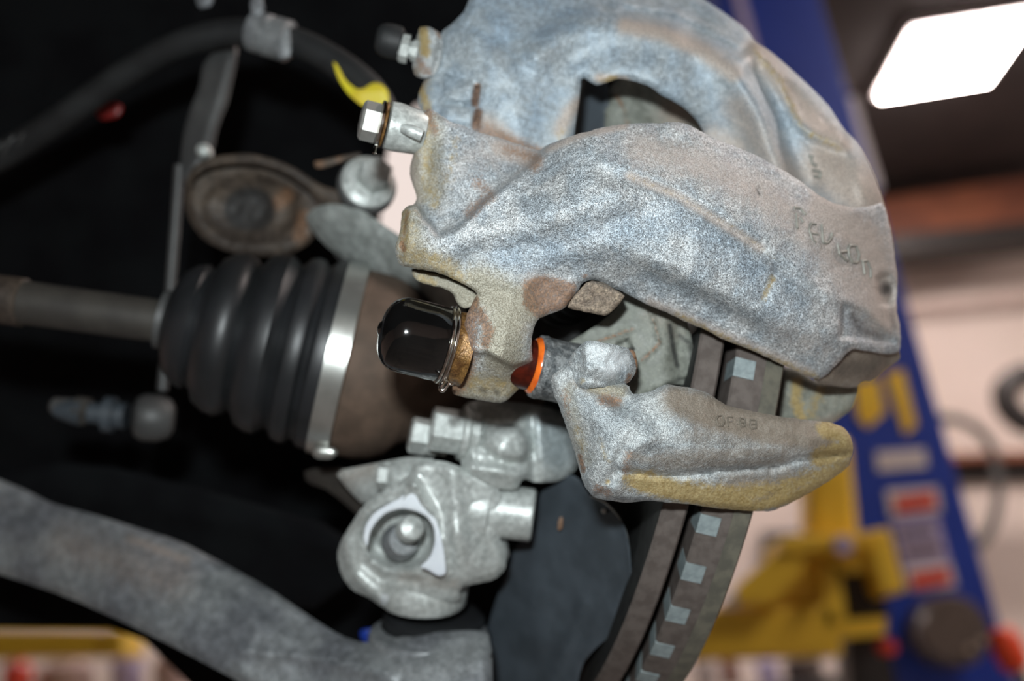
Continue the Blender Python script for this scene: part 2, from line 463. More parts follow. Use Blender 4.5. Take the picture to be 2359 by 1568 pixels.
# beam and pipes under the ceiling, on the back wall
rb = root('ceiling_beam', (3, 6.5, 4.0), 'red-brown steel beam running along the top of the far wall', 'beam')
def band(name, pxs, Y, th, mat, parent=None): return wprism(name, pxs, Y, th, mat, parent)
band('beam_web', [(2000, 462), (2420, 400), (2420, 505), (2000, 545)], 6.6, .2, M_beam, rb)
band('beam_flange', [(2000, 545), (2420, 505), (2420, 545), (2000, 590)], 6.5, .3, M_dark, rb)
o = tube('wall_pipe', [], 0, M_grey) if False else None
def wtube(name, pxs, Y, rad_m, mat, parent=None):
    P = [ (RW.T @ (ray_plane(x, y, 1, Y) - CAM_LOC))/U for x, y in pxs]
    return tube(name, P, rad_m/U, mat, parent)
tag(wtube('wall_pipe', [(1950, 728), (2100, 714), (2450, 680)], 6.9, .02, M_pink), 'thin brownish pipe running level across the pale far wall', 'pipe')

# ---- vehicle lift post (vertical in the world)
YP = 2.7
def xz(px, py): q = ray_plane(px, py, 1, YP); return q[0], q[2]
xl = (xz(1640, 0)[0] + xz(2050, 1568)[0])/2; xr = (xz(1893, 0)[0] + xz(2340, 1568)[0])/2
print('post', xz(1640, 0), xz(2050, 1568), xz(1893, 0), xz(2340, 1568))
post = root('lift_post', ((xl+xr)/2, YP+.12, 0), 'tall blue steel lift post standing behind the brake', 'lift')
pz = (CEIL - .4)
box_w('column', (xl, YP, 0), (xr, YP+.24, pz), M_bluep, post, .006)
box_w('base_plate', (xl-.1, YP-.1, 0), (xr+.1, YP+.4, .02), M_bluep, post)
q0 = xz(1755, 120)[0]
box_w('stripe', (xl+.055, YP-.004, 2.05), (xl+.085, YP, pz-.05), M_lilac, post)
E1 = xz(1935, 260)
box_w('side_rail', (xr+.002, YP+.02, xz(1900, 330)[1]-.15), (xr+.028, YP+.2, xz(1920, 220)[1]), M_white, post)
def sticker(pxs, mat, name, label, cat='sticker', y=YP-.004): return tag(wprism(name, pxs, y, .0035, mat), label, cat)
sticker([(1968, 880), (2025, 870), (2040, 950), (2000, 985), (1975, 960)], M_yel, 'warning_label', 'blurred yellow label high on the blue post, left of the pair')
sticker([(2040, 860), (2080, 850), (2112, 980), (2085, 1000)], M_yel, 'warning_label', 'narrow yellow label high on the blue post, right of the pair')
sticker([(2018, 1040), (2130, 1032), (2138, 1075), (2022, 1085)], M_white, 'sticker', 'plain white sticker on the blue post, topmost of the white and red ones')
def wl(name, parts, label):
    P0 = [ray_plane(x, y, 1, YP-.006) for x, y in parts[0][0]]
    r = root(name, np.mean(P0, 0), label, 'sticker')
    for i, (pxs, mat, nm) in enumerate(parts): wprism(nm, pxs, YP-.004-.002*(i > 0), .002, mat, r)
wl('warning_sticker', [([(2040, 1128), (2160, 1120), (2170, 1178), (2050, 1190)], M_white, 'backing'), ([(2058, 1146), (2150, 1132), (2158, 1168), (2066, 1180)], M_sred, 'red_panel')], 'white sticker with a red panel on the blue post, above the pale notice')
wl('notice_sticker', [([(2055, 1200), (2160, 1190), (2188, 1292), (2080, 1300)], M_lilac, 'backing'), ([(2068, 1222), (2150, 1214), (2154, 1230), (2072, 1238)], M_dark, 'text_line'), ([(2080, 1262), (2165, 1252), (2170, 1272), (2086, 1280)], M_joint, 'text_line')], 'pale lilac notice with dark text lines on the blue post')
wl('danger_sticker', [([(2084, 1304), (2190, 1294), (2205, 1350), (2096, 1362)], M_white, 'backing'), ([(2096, 1322), (2182, 1306), (2192, 1342), (2102, 1356)], M_sred, 'red_panel')], 'white sticker with a red panel on the blue post, lowest, above the round disc')
# round hub hanging on the post, with two bright discs painting its highlights
hc = ray_plane(2205, 1452, 1, YP-.12)
hub = root('round_hub', hc, 'round dark brown disc with two added bright discs for highlights low on the blue post', 'disc')
def wdisc(name, px, py, Y, rad_px, th, mat, parent, n=40):
    c = ray_plane(px, py, 1, Y); e = ray_plane(px+rad_px, py, 1, Y); R = np.linalg.norm(e-c)
    V = [c + np.array([math.cos(a)*R*k, dy, math.sin(a)*R*k]) for dy, k in ((0, .9), (th*.2, 1), (th, 1)) for a in np.linspace(0, 2*math.pi, n, endpoint=False)]
    Fs = [tuple(range(n))[::-1], tuple(range(2*n, 3*n))] + [(k*n+i, k*n+(i+1) % n, (k+1)*n+(i+1) % n, (k+1)*n+i) for k in (0, 1) for i in range(n)]
    return obj(name, V, Fs, mat, parent, False)
wdisc('plate', 2205, 1452, YP-.13, 84, .12, M_olive, hub)
wdisc('bolt', 2235, 1494, YP-.14, 10, .02, M_steel, hub)  # small steel disc standing in for a bright highlight
wdisc('bolt', 2264, 1477, YP-.14, 10, .02, M_steel, hub)  # second disc standing in for a highlight
oh = root('orange_plug', ray_plane(2325, 1495, 1, YP-.1), 'bright orange plug beside the round disc at the bottom right', 'plug')
P = [(RW.T @ (ray_plane(x, y, 1, YP-.1) - CAM_LOC))/U for x, y in ((2302, 1448), (2312, 1470), (2330, 1510), (2345, 1540))]
tube('body', P, [.026/U, .036/U, .038/U, .030/U], M_orange, oh)
P = [(RW.T @ (ray_plane(x, y, 1, YP-.1) - CAM_LOC))/U for x, y in ((2345, 1540), (2362, 1580), (2380, 1640))]
tube('cable', P, [.014/U]*3, M_dark, oh)

# ---- yellow lift arm
YA = 2.2
arm = root('swing_beam', ray_plane(1850, 1400, 1, YA), 'yellow steel lift arm bolted to the blue post', 'lift beam')
wprism('beam', [(1560, 1420), (1660, 1400), (1925, 1392), (1945, 1512), (1560, 1520)], YA, .14, M_yel, arm, .01)
wprism('gusset', [(1660, 1395), (1760, 1300), (1800, 1262), (1905, 1250), (1925, 1395)], YA+.03, .05, M_yel, arm, .006)
wprism('gusset_rib', [(1700, 1345), (1790, 1270), (1870, 1262), (1840, 1330), (1780, 1392), (1680, 1392)], YA-.03, .03, M_yel, arm, .006)
wprism('upright', [(1860, 1010), (1960, 1000), (1985, 1250), (1862, 1262)], YA+.05, .1, M_yel, arm, .02)
wprism('top_plate', [(1800, 1235), (1995, 1225), (2000, 1262), (1800, 1275)], YA-.04, .2, M_yel, arm, .006)
wprism('side_post', [(1990, 1225), (2050, 1212), (2092, 1362), (2032, 1375)], YA-.02, .12, M_yel, arm, .01)
wprism('frame_top', [(1905, 1262), (2030, 1258), (2040, 1312), (1910, 1318)], YA, .08, M_yel, arm)
wprism('frame_side', [(1890, 1300), (1935, 1300), (1950, 1430), (1900, 1440)], YA, .08, M_yel, arm)
wprism('frame_bottom', [(1930, 1428), (2042, 1420), (2040, 1462), (1930, 1470)], YA, .08, M_yel, arm)
wprism('socket', [(1920, 1300), (2030, 1298), (2048, 1430), (1930, 1436)], YA+.06, .1, M_dark, arm)
wdisc('bolt', 1945, 1254, YA-.06, 22, .02, M_lilac, arm)
wprism('lower_leg', [(1950, 1462), (2040, 1455), (2075, 1620), (1965, 1620)], YA+.06, .1, M_dark, arm)
wdisc('pin', 2052, 1490, YA-.02, 18, .05, M_sred, arm)
wdisc('pad', 1690, 1380, YA-.03, 14, .06, M_clamp, arm)
# second lift arm seen low at the left
YB = 3.2
a2 = root('swing_beam', ray_plane(120, 1482, 1, YB), 'blurred yellow lift arm low at the left below the control arm', 'lift beam')
wprism('beam', [(-120, 1450), (240, 1450), (262, 1512), (-120, 1520)], YB, .12, M_yel, a2, .008)
wprism('end_block', [(240, 1446), (280, 1450), (290, 1510), (240, 1516)], YB-.02, .16, M_yel, a2, .008)
def jar(px, py, w, h, Y, mat, name, label, cat='container', group=None):
    c = ray_plane(px, py, 1, Y); e = ray_plane(px+w/2, py, 1, Y); b = ray_plane(px, py+h/2, 1, Y); R = abs(e[0]-c[0]); H = abs(b[2]-c[2])
    n = 24; prof = [(-H, R*.9), (-H*.9, R), (H*.55, R), (H*.75, R*.7), (H, R*.62)]
    V = [c + np.array([math.cos(a)*rr, math.sin(a)*rr, t]) for t, rr in prof for a in np.linspace(0, 2*math.pi, n, endpoint=False)]
    Fs = [tuple(range(n))[::-1], tuple(range(4*n, 5*n))] + [(k*n+i, k*n+(i+1) % n, (k+1)*n+(i+1) % n, (k+1)*n+i) for k in range(4) for i in range(n)]
    return tag(obj(name, V, Fs, mat, None, False), label, cat, group)
jar(40, 1555, 62, 70, 3.6, M_sred, 'bottle', 'small reddish container at the bottom left corner below the yellow arm', 'bottle')
jar(150, 1560, 120, 76, 3.7, M_pink, 'can', 'pale pink can at the bottom left below the yellow arm', 'can')
jar(292, 1545, 70, 90, 3.7, M_lilac, 'bottle', 'lilac white bottle right of the pink can at the bottom left', 'bottle')
jar(392, 1545, 74, 84, 3.7, M_pink, 'jar', 'pinkish jar at the bottom, just left of the control arm', 'jar')
sh = root('storage_shelf', ray_plane(1700, 1600, 1, 4.4), 'low shelf carrying bottles under the yellow arm', 'shelf')
q = ray_plane(1700, 1592, 1, 4.4)
box_w('board', (q[0]-.9, 4.2, q[2]-.04), (q[0]+.9, 4.7, q[2]), M_grey, sh)
for s in (-.85, .85): box_w('leg', (q[0]+s-.03, 4.3, 0), (q[0]+s+.03, 4.6, q[2]-.04), M_grey, sh)
jar(1628, 1544, 66, 84, 4.4, M_wall, 'bottle', 'round pale bottle under the yellow arm, nearest the rotor', 'bottle')
jar(1680, 1542, 40, 80, 4.5, M_beam, 'bottle', 'red-brown bottle under the yellow arm, between the two pale ones', 'bottle')
jar(1768, 1546, 46, 78, 4.4, M_lilac, 'bottle', 'slim lilac white bottle under the yellow arm', 'bottle')
jar(1850, 1536, 90, 60, 4.4, M_olive, 'tin', 'wide dark tin under the right end of the yellow arm', 'tin')
# far wall fittings
tag(wprism('picture_panel', [(1756, 1225), (1850, 1225), (1852, 1290), (1762, 1300)], 6.9, .05, M_dark), 'small dark panel on the far wall left of the yellow arm', 'panel')
sf = root('wall_rail', ray_plane(2260, 1075, 1, 6.2), 'dark rail with a red-brown top across the far wall, right of the post', 'rail')
wprism('rail_body', [(2120, 1060), (2480, 1048), (2480, 1098), (2120, 1108)], 6.4, .2, M_dark, sf)
wprism('rail_top', [(2120, 1046), (2480, 1034), (2480, 1050), (2120, 1062)], 6.3, .35, M_beam, sf)
tag(wtube('hanging_cable', [(2150, 962), (2215, 965), (2270, 1000), (2300, 1070), (2300, 1170), (2275, 1240), (2220, 1275)], 5.8, .028, M_grey), 'grey-brown cable hanging in a loop in front of the far wall', 'cable')
tag(wtube('coiled_hose', [(2370, 860), (2318, 885), (2312, 925), (2345, 968), (2400, 985)], 5.8, .07, M_dark), 'thick dark hose loop at the right edge of the photo', 'hose')
tag(wtube('wall_hook', [(2130, 968), (2178, 966)], 6.0, .03, M_dark), 'small black hook at the end of the hanging cable', 'hook')
wprism('trim_1', [(1760, 1110), (2500, 1090), (2500, 1104), (1760, 1124)], 6.95, .04, M_wall)['kind'] = 'structure'

# ================================================================ THE VEHICLE (underside)
def C3(*pts): return [pt(*p) for p in pts]
veh = root('wheel_arch', c2w(pt(500, 700, 2300))[0], 'black wheel arch lining behind the suspension', 'wheel arch')
lin = [(-420, -420), (1625, -420), (1560, 100), (1500, 240), (960, 236), (915, 300), (893, 350), (886, 400), (880, 470), (870, 560), (1100, 640), (1530, 700), (1560, 1100), (1450, 1800), (700, 1800), (450, 1590), (330, 1475), (250, 1447), (-420, 1442)]
relief('liner_panel', lin, Field([(0, 0, 2300), (1500, 0, 2250), (0, 1500, 2350), (1400, 1500, 2250), (700, 700, 2500)], [('ridge', [(200, 1100), (500, 1160), (800, 1300)], 120, 70), ('ridge', [(-200, 200), (300, 500), (300, 900)], 90, 120)], (20, 0)), 60, M_liner, veh, step=60, rnd=30, smooth=0)
relief('crossmember', [(-100, 1090), (200, 1060), (520, 1140), (800, 1220), (820, 1330), (700, 1420), (300, 1290), (-100, 1180)], Field([(0, 1100, 1500), (800, 1250, 1350), (400, 1300, 1480)], [('ridge', [(0, 1110), (500, 1190), (800, 1270)], 30, 30)]), 80, M_liner, veh, step=24, rnd=22)

# ---- brake hose
hose = root('brake_hose', c2w(pt(430, 85, 1100))[0], 'thick black brake hose arching over the upper left', 'hose')
tube('hose', C3((-120, 420, 1500), (20, 350, 1450), (150, 268, 1350), (300, 158, 1250), (430, 92, 1150), (560, 68, 1100), (680, 92, 1050), (790, 152, 1000), (870, 225, 950), (905, 330, 930)), [52, 52, 48, 46, 46, 46, 48, 50, 54, 50], M_hose, hose, 20)
for i in range(5):
    a = pt(-30+34*i, 372-19*i, 1450-10*i)
    tube('cuff', [a + np.array([22*math.cos(t)*.4+0, 0, 0]) + np.array([.55*math.cos(t), .85*math.cos(t), math.sin(t)*1.0])*56 for t in np.linspace(0, 2*math.pi, 20, endpoint=False)], 9, M_grey, hose, 8, True, 1)
clampr = root('hose_bracket', c2w(pt(625, 85, 1030))[0], 'grey clamp bracket wrapped around the brake hose', 'bracket')
lathe('collar', pt(585, 72, 1060), pt(672, 98, 1030)-pt(585, 72, 1060), [(-4, 62), (0, 68), (60, 68), (66, 60), (72, 60), (76, 68), (128, 68), (132, 62)], M_arm, clampr)
relief('tab', [(640, 60), (668, 60), (672, 130), (640, 136)], Field([(650, 90, 980)]), 40, M_arm, clampr, step=14, rnd=6)
relief('ear', [(575, 0), (600, -30), (612, 30), (580, 46)], Field([(590, 0, 1000)]), 40, M_arm, clampr, step=14, rnd=6)
relief('tail', [(445, -40), (495, -40), (490, 15), (455, 20)], Field([(470, 0, 1200)]), 60, M_arm, clampr, step=14, rnd=8)
yt = [(760, 138, 880), (782, 170, 875), (800, 200, 870), (826, 222, 862), (850, 214, 855), (870, 204, 850), (886, 214, 850), (896, 232, 850)]
ywr = root('yellow_tape', c2w(pt(830, 215, 860))[0], 'curled yellow tape strip above the silver bolt', 'tape')
relief('strip', [(766, 140), (778, 150), (796, 186), (822, 206), (838, 204), (858, 190), (878, 192), (895, 210), (897, 240), (840, 246), (828, 240), (800, 215), (778, 180)], Field([(770, 140, 880), (830, 220, 850), (890, 230, 840)], [('ridge', [(830, 212), (880, 208)], 12, 14)]), 10, M_yellowtag, ywr, step=9, rnd=4)
relief('red_cap_clip', [(225, 245), (265, 233), (285, 245), (275, 270), (235, 277), (218, 262)], Field([(250, 255, 1500)]), 40, M_red, None, step=14, rnd=10)
tag(bpy.data.objects['red_cap_clip'], 'small dim red clip under the brake hose at the upper left', 'clip')

# ---- strut bracket, sway bar link
st = [(540, 96), (549, 112), (545, 150), (534, 200), (526, 237), (512, 270), (500, 305), (494, 340), (485, 362), (430, 420), (412, 420), (415, 360), (424, 297), (440, 245), (458, 203), (466, 150), (486, 125), (509, 108)]
r = root('strut_bracket', c2w(pt(480, 250, 1150))[0], 'grey steel strut bracket standing behind the rusty cup', 'bracket')
relief('plate', st, Field([(530, 120, 1200), (430, 400, 1150), (520, 300, 1180), (440, 220, 1190)], [('ridge', [(530, 130), (500, 230), (450, 390)], 14, 20)]), 40, M_grey, r, step=12, rnd=14)
lathe('rivet', pt(470, 348, 1120), (0.1, .1, 1), [(-30, 26), (10, 26), (24, 20), (30, 8)], M_alu, r, 20)
lk = root('sway_bar_link', c2w(pt(390, 700, 1150))[0], 'thin upright grey stabiliser link left of the ribbed boot', 'link')
tube('rod', C3((414, 380, 1150), (404, 520, 1150), (393, 660, 1150), (384, 780, 1140), (374, 900, 1120)), [19, 18, 18, 18, 20], M_grey, lk)
lathe('ball_joint', pt(352, 962, 1120), (-.95, .1, .35), [(-70, 40), (-55, 66), (-20, 80), (30, 80), (55, 66), (70, 30)], M_grey, lk, 32)
lathe('stud', pt(290, 958, 1100), (-1, .1, .1), [(0, 44), (34, 44), (36, 60), (70, 60), (72, 36), (140, 34), (142, 48), (170, 44), (230, 24)], M_shield, lk, 20)
lathe('nut', pt(205, 948, 1090), (-1, .15, .1), [(0, 50), (44, 50)], M_shaft, lk, 6, smooth=False)
lathe('stud_tip', pt(165, 940, 1090), (-1, .15, .1), [(0, 34), (60, 28), (70, 16)], M_grey, lk, 20)

# ---- rusty cup with rolled flange
rc = root('rusted_bushing_cup', c2w(pt(580, 480, 1000))[0], 'round rusty bushing cup with a rolled rim, upper left of the boot', 'bushing')
cup_out = [(430, 430), (440, 392), (480, 368), (540, 358), (600, 362), (660, 382), (705, 410), (735, 440), (742, 475), (738, 520), (715, 560), (670, 585), (600, 592), (530, 582), (470, 555), (436, 510), (426, 470)]
ell = [(577+math.cos(a)*118, 482+math.sin(a)*84) for a in np.linspace(0, 2*math.pi, 24, endpoint=False)]
ell2 = [(575+math.cos(a)*52, 482+math.sin(a)*42) for a in np.linspace(0, 2*math.pi, 20, endpoint=False)]
relief('cup', cup_out, Field([(580, 480, 960), (440, 480, 1000), (720, 480, 980), (580, 370, 980), (580, 580, 980)], [('plate', ell, -55, 40), ('ridge', [(x, y) for x, y in ell]+[ell[0]], 12, 16), ('plate', ell2, -25, 22)], (6, 4)), 120, M_ruststeel, rc, step=9, rnd=22,
       stains_shade=[('rust', [(660, 450), (640, 470)], 22, .8), ('rust', [(700, 500), (690, 545)], 22, .7), ('dark', ell2, -14, .75)])
relief('flange', [(428, 415), (450, 378), (500, 358), (570, 352), (630, 364), (690, 392), (735, 425), (790, 442), (812, 455), (808, 474), (770, 480), (735, 468), (700, 432), (650, 398), (590, 380), (530, 378), (480, 388), (446, 410), (436, 440)], Field([(440, 420, 930), (580, 360, 900), (730, 440, 900), (800, 460, 890)]), 50, M_ruststeel, rc, step=9, rnd=14, stains_shade=[('pale', [(640, 375)], 10, .2)])
bl = root('flange_bolt', c2w(pt(850, 430, 820))[0], 'large grey hex bolt with a round washer right of the rusty cup', 'bolt')
ax = np.array([.30, .26, .91])
lathe('washer', pt(845, 428, 820), ax, [(-20, 84), (-14, 92), (6, 92), (12, 86)], M_grey, bl, 40)
lathe('flange', pt(848, 422, 810), ax, [(0, 84), (14, 84), (22, 70), (26, 52)], M_alu, bl, 40)
lathe('head', pt(860, 412, 800), ax, [(0, 56), (50, 56), (60, 48)], M_alu, bl, 6, .3, smooth=False)
relief('tip_clip', [(722, 372), (745, 368), (790, 358), (830, 350), (832, 362), (790, 372), (750, 386), (728, 388)], Field([(780, 370, 900)]), 30, M_ruststeel, bl, step=12, rnd=6, stains_shade=[('rust', [(735, 378)], 14, .9), ('rust', [(780, 366)], 12, .7)])
# upper knuckle arm
ka = root('steering_knuckle_arm', c2w(pt(880, 560, 800))[0], 'smooth grey knuckle arm sweeping down behind the caliper flange', 'suspension arm')
relief('arm', [(700, 500), (730, 474), (770, 468), (830, 480), (880, 515), (925, 545), (980, 590), (1040, 640), (1075, 690), (1060, 770), (1020, 720), (960, 660), (905, 640), (870, 640), (855, 690), (845, 620), (800, 600), (760, 575), (730, 545)], Field([(740, 520, 860), (880, 560, 780), (1000, 640, 700), (850, 680, 880), (1060, 740, 700)], [('ridge', [(760, 500), (900, 570), (1050, 690)], 24, 50)]), 90, M_karm, ka, step=12, rnd=24, stains_shade=[('dark', [(740, 580)], 20, .3)])
relief('web', [(760, 575), (860, 590), (935, 640), (1000, 660), (1010, 740), (950, 640), (880, 620), (800, 620)], Field([(850, 600, 900), (1000, 700, 850)]), 60, M_grey, ka, step=14, rnd=10)

# ---- drive shaft, boot, joint
el, az = math.radians(13.0), math.radians(8)
AX = np.array([math.cos(az)*math.cos(el), -math.sin(el), -math.sin(az)*math.cos(el)])
J = pt(818, 835, 800)
def k(px): return (px-862)*(1.30 if px > 790 else 1.24) - (0 if px > 790 else 4)
dr = root('drive_shaft', c2w(J)[0], 'drive shaft entering the ribbed black rubber boot at the left', 'drive shaft')
SP = pt(408, 745, 700); SA = pt(-200, 662, 690) - SP
lathe('shaft', SP, SA, [(-60, 64), (900, 66)], M_shaft, dr, 40)
lathe('shaft_collar', SP, SA, [(455, 66), (458, 72), (560, 72), (563, 66)], M_ruststeel, dr, 40)
lathe('small_clamp', J, AX, [(k(385), 80), (k(388), 90), (k(410), 90), (k(413), 80)], M_grey, dr, 40)
bp = [(398, 80), (408, 96), (414, 122), (428, 158), (450, 182), (474, 192), (486, 180), (494, 186), (508, 222), (534, 244), (560, 250), (582, 240), (592, 224), (600, 230), (616, 262), (640, 276), (664, 277), (680, 262), (688, 252), (698, 262), (708, 280), (726, 288), (742, 284), (752, 268), (760, 272), (770, 286), (784, 290), (800, 289), (806, 282)]
lathe('boot', J, AX, [(k(a), b_) for a, b_ in bp], M_rubber, dr, 72)
lathe('large_clamp', J, AX, [(k(796), 286), (k(798), 297), (k(846), 297), (k(848), 286)], M_clamp, dr, 96)
lathe('joint_housing', J, AX, [(k(846), 282), (k(852), 288), (k(905), 286), (k(940), 276), (k(975), 252), (k(1000), 215), (k(1040), 190), (k(1300), 180)], M_joint, dr, 64)
relief('clamp_ear', [(718, 1036), (735, 1026), (768, 1030), (780, 1042), (765, 1058), (725, 1056)], Field([(750, 1040, 620)]), 60, M_clamp, dr, step=9, rnd=10)

# ---- lower control arm
ca = root('lower_control_arm', c2w(pt(500, 1350, 900))[0], 'long cast aluminium control arm crossing the lower left corner', 'suspension arm')
arm_o = [(-120, 1060), (0, 1104), (60, 1128), (120, 1160), (200, 1180), (300, 1210), (420, 1248), (520, 1300), (620, 1355), (700, 1410), (780, 1462), (840, 1482), (900, 1470), (1000, 1455), (1100, 1450), (1132, 1462), (1138, 1640), (700, 1660), (560, 1575), (430, 1505), (300, 1440), (150, 1372), (0, 1322), (-120, 1290)]
relief('arm', arm_o, Field([(-100, 1150, 1150), (0, 1280, 1120), (300, 1300, 920), (450, 1400, 800), (600, 1450, 720), (850, 1520, 560), (1100, 1520, 480), (700, 1600, 620), (500, 1300, 900), (750, 1450, 700)],
       [('plate', [(230, 1250), (330, 1262), (440, 1310), (520, 1360), (600, 1410), (720, 1470), (800, 1500), (860, 1520), (1130, 1500), (1200, 1800), (500, 1700), (0, 1400), (-200, 1300), (-200, 1180), (60, 1200)], 26, 26),
        ('ridge', [(200, 1180), (420, 1262), (620, 1368), (800, 1476)], 16, 16), ('ridge', [(560, 1500), (700, 1512), (900, 1560)], 14, 12), ('plate', [(230, 1250), (320, 1290), (260, 1330), (160, 1290)], -12, 40)], (5, 2)), 130, M_arm, ca, step=12, rnd=30,
       stains_shade=[('pale', [(560, 1500), (760, 1516), (900, 1550)], 10, .35), ('dirt', [(150, 1250), (400, 1340)], 70, .45), ('dirt', [(300, 1240), (430, 1290)], 16, .6)])
lathe('ball_joint_socket', pt(985, 1640, 700), (.02, 1, .08), [(-60, 178), (235, 178), (248, 172), (252, 160)], M_arm, ca, 64)
bj = root('ball_joint_boot', c2w(pt(1000, 1430, 650))[0], 'dark rubber ball joint boot between the knuckle and the control arm', 'boot')
lathe('boot', pt(998, 1480, 730), (.05, 1, .10), [(-14, 160), (0, 168), (30, 170), (50, 162), (60, 150), (68, 150), (80, 152), (96, 136), (104, 110)], M_rubber, bj, 48)
lathe('ring', pt(998, 1484, 730), (.05, 1, .10), [(-16, 160), (-10, 172), (-2, 172), (4, 160)], M_shaft, bj, 48)
tag(relief('blue_clip', [(828, 1452), (850, 1446), (876, 1450), (880, 1480), (862, 1488), (832, 1474)], Field([(850, 1465, 1100)]), 40, M_bluep, None, step=12, rnd=8), 'small blue tab peeking out above the control arm', 'clip')

# ---- lower knuckle cluster
kn = root('lower_knuckle', c2w(pt(1000, 1200, 560))[0], 'cast aluminium lower knuckle with round ball joint socket below the black cap', 'knuckle')
body = [(955, 1062), (1020, 1060), (1075, 1080), (1110, 1090), (1140, 1110), (1160, 1150), (1160, 1210), (1150, 1240), (1168, 1275), (1165, 1310), (1140, 1335), (1090, 1345), (1060, 1352), (1060, 1385), (1000, 1392), (940, 1395), (900, 1406), (880, 1398), (850, 1376), (812, 1360), (786, 1325), (776, 1280), (785, 1245), (810, 1205), (835, 1165), (880, 1130), (920, 1110), (945, 1090)]
sock = [(924+math.cos(a)*80, 1236+math.sin(a)*68) for a in np.linspace(0, 2*math.pi, 28, endpoint=False)]
relief('casting', body, Field([(800, 1280, 560), (900, 1230, 470), (1000, 1120, 440), (1020, 1250, 440), (1100, 1200, 450), (1150, 1290, 490), (950, 1370, 520), (850, 1350, 560)],
       [('plate', sock, -95, 18), ('ridge', [(846, 1255), (850, 1220), (872, 1192), (920, 1165), (952, 1118)], 16, 10), ('ridge', [(955, 1115), (990, 1180), (1012, 1250), (1022, 1322)], 26, 12),
        ('ridge', [(1040, 1080), (1052, 1200), (1060, 1340)], 20, 22), ('ridge', [(800, 1250), (815, 1320), (870, 1375)], 18, 14), ('ridge', [(835, 1225), (835, 1290), (880, 1330), (960, 1340)], -14, 10), ('ridge', [(1060, 1230), (1100, 1300)], 14, 26)], (3, 1.5)), 60, M_alu, kn, step=7, rnd=20,
       stains_shade=[('dirt', [(930, 1330), (1050, 1345)], 24, .45), ('dark', [(890, 1240), (920, 1270)], 60, .42), ('pale', [(886, 1380), (908, 1396)], 12, 1.2)])  # dark tone paints the shade at the bottom of the socket cavity
relief('painted_edge', [(950, 1118), (962, 1116), (980, 1140), (1003, 1190), (1018, 1240), (1026, 1290), (1028, 1322), (1010, 1328), (985, 1312), (966, 1306), (990, 1285), (1002, 1250), (1000, 1215), (984, 1190), (958, 1176), (925, 1170), (890, 1180), (868, 1200), (852, 1225), (846, 1262), (836, 1240), (842, 1208), (862, 1180), (895, 1160), (925, 1145)], Field([(950, 1150, 432), (1010, 1250, 420), (850, 1230, 440), (1010, 1320, 424)]), 14, M_whitepaint, kn, step=8, rnd=5)
sb = np.array([.30, .32, .9])
sbo = lathe('stud_base', pt(926, 1246, 530), sb, [(-30, 54), (4, 52), (14, 46), (30, 42)], M_arm, kn, 40)
lathe('stud_bolt', pt(940, 1222, 480), sb, [(0, 36), (50, 36), (58, 31), (70, 0.5)], M_alu, sbo, 28)
lathe('side_boss', pt(1085, 1168, 530), (.98, -.12, .05), [(-50, 60), (-30, 84), (0, 92), (38, 92), (52, 90), (54, 80), (56, 76), (172, 74), (178, 68)], M_alu, kn, 48)
lathe('side_cup', pt(1120, 1285, 560), (.6, -.5, .5), [(-80, 60), (-20, 74), (10, 74), (30, 60), (40, 20)], M_alu, kn, 36)
lathe('lower_neck', pt(975, 1372, 640), (.05, 1, .1), [(-24, 118), (-14, 126), (30, 130), (60, 120)], M_alu, kn, 48)
def hexbolt(name, px, py, d, ax, rh, lh, rw, lw, label, mat=None, grp=None):
    r = root(name, c2w(pt(px, py, d))[0], label, 'bolt', grp); mat = mat or M_alu
    lathe('head', pt(px, py, d), ax, [(0, rh*.86), (6, rh), (lh, rh)], mat, r, 6, .25, smooth=False)
    a = np.array(ax)/np.linalg.norm(ax)
    lathe('washer', pt(px, py, d) + a*lh, ax, [(-2, rw*.93), (3, rw), (lw, rw), (lw+4, rw*.93), (lw+8, rw*.86), (lw+30, rw*.86)], mat, r, 44)
    return r
# upper block
relief('upper_block', [(1070, 928), (1110, 920), (1180, 925), (1260, 935), (1320, 960), (1342, 1040), (1330, 1080), (1290, 1108), (1235, 1112), (1205, 1100), (1190, 1130), (1140, 1125), (1075, 1105), (1060, 1070), (1058, 980)], Field([(1080, 1000, 470), (1160, 1020, 420), (1210, 1080, 450), (1280, 1000, 500), (1320, 1080, 540), (1150, 930, 480)],
       [('plate', [(1118, 990), (1190, 984), (1218, 1005), (1222, 1040), (1200, 1062), (1145, 1052), (1114, 1025)], 40, 10), ('plate', [(1104, 976), (1200, 972), (1232, 1000), (1236, 1046), (1206, 1074), (1136, 1064), (1100, 1030)], -12, 8), ('ridge', [(1085, 930), (1090, 1080)], 14, 10), ('ridge', [(1075, 1075), (1200, 1095)], 16, 12), ('ridge', [(1222, 960), (1232, 1100)], -22, 12)], (3, 1.5)), 70, M_alu, kn, step=8, rnd=18,
       stains_shade=[('blue', [(1290, 1040), (1270, 970)], 60, .8)])
hexbolt('knuckle_bolt', 992, 985, 480, (.97, -.16, -.16), 62, 84, 78, 16, 'big grey hex bolt head just under the black cap')
hexbolt('pinch_bolt', 944, 1000, 560, (.97, -.2, -.15), 52, 50, 50, 30, 'smaller grey bolt with its head left of the big hex bolt')
hexbolt('arm_bolt', 872, 1096, 640, (.96, -.1, .1), 40, 36, 48, 60, 'small grey bolt head left of the white painted edge')
relief('lug', [(770, 1085), (860, 1068), (950, 1050), (1010, 1060), (1000, 1110), (940, 1120), (880, 1150), (840, 1165), (800, 1125)], Field([(800, 1100, 700), (950, 1080, 600), (850, 1150, 700)]), 80, M_alu, kn, step=12, rnd=20, stains_shade=[('dirt', [(800, 1100), (850, 1080)], 40, .5)])
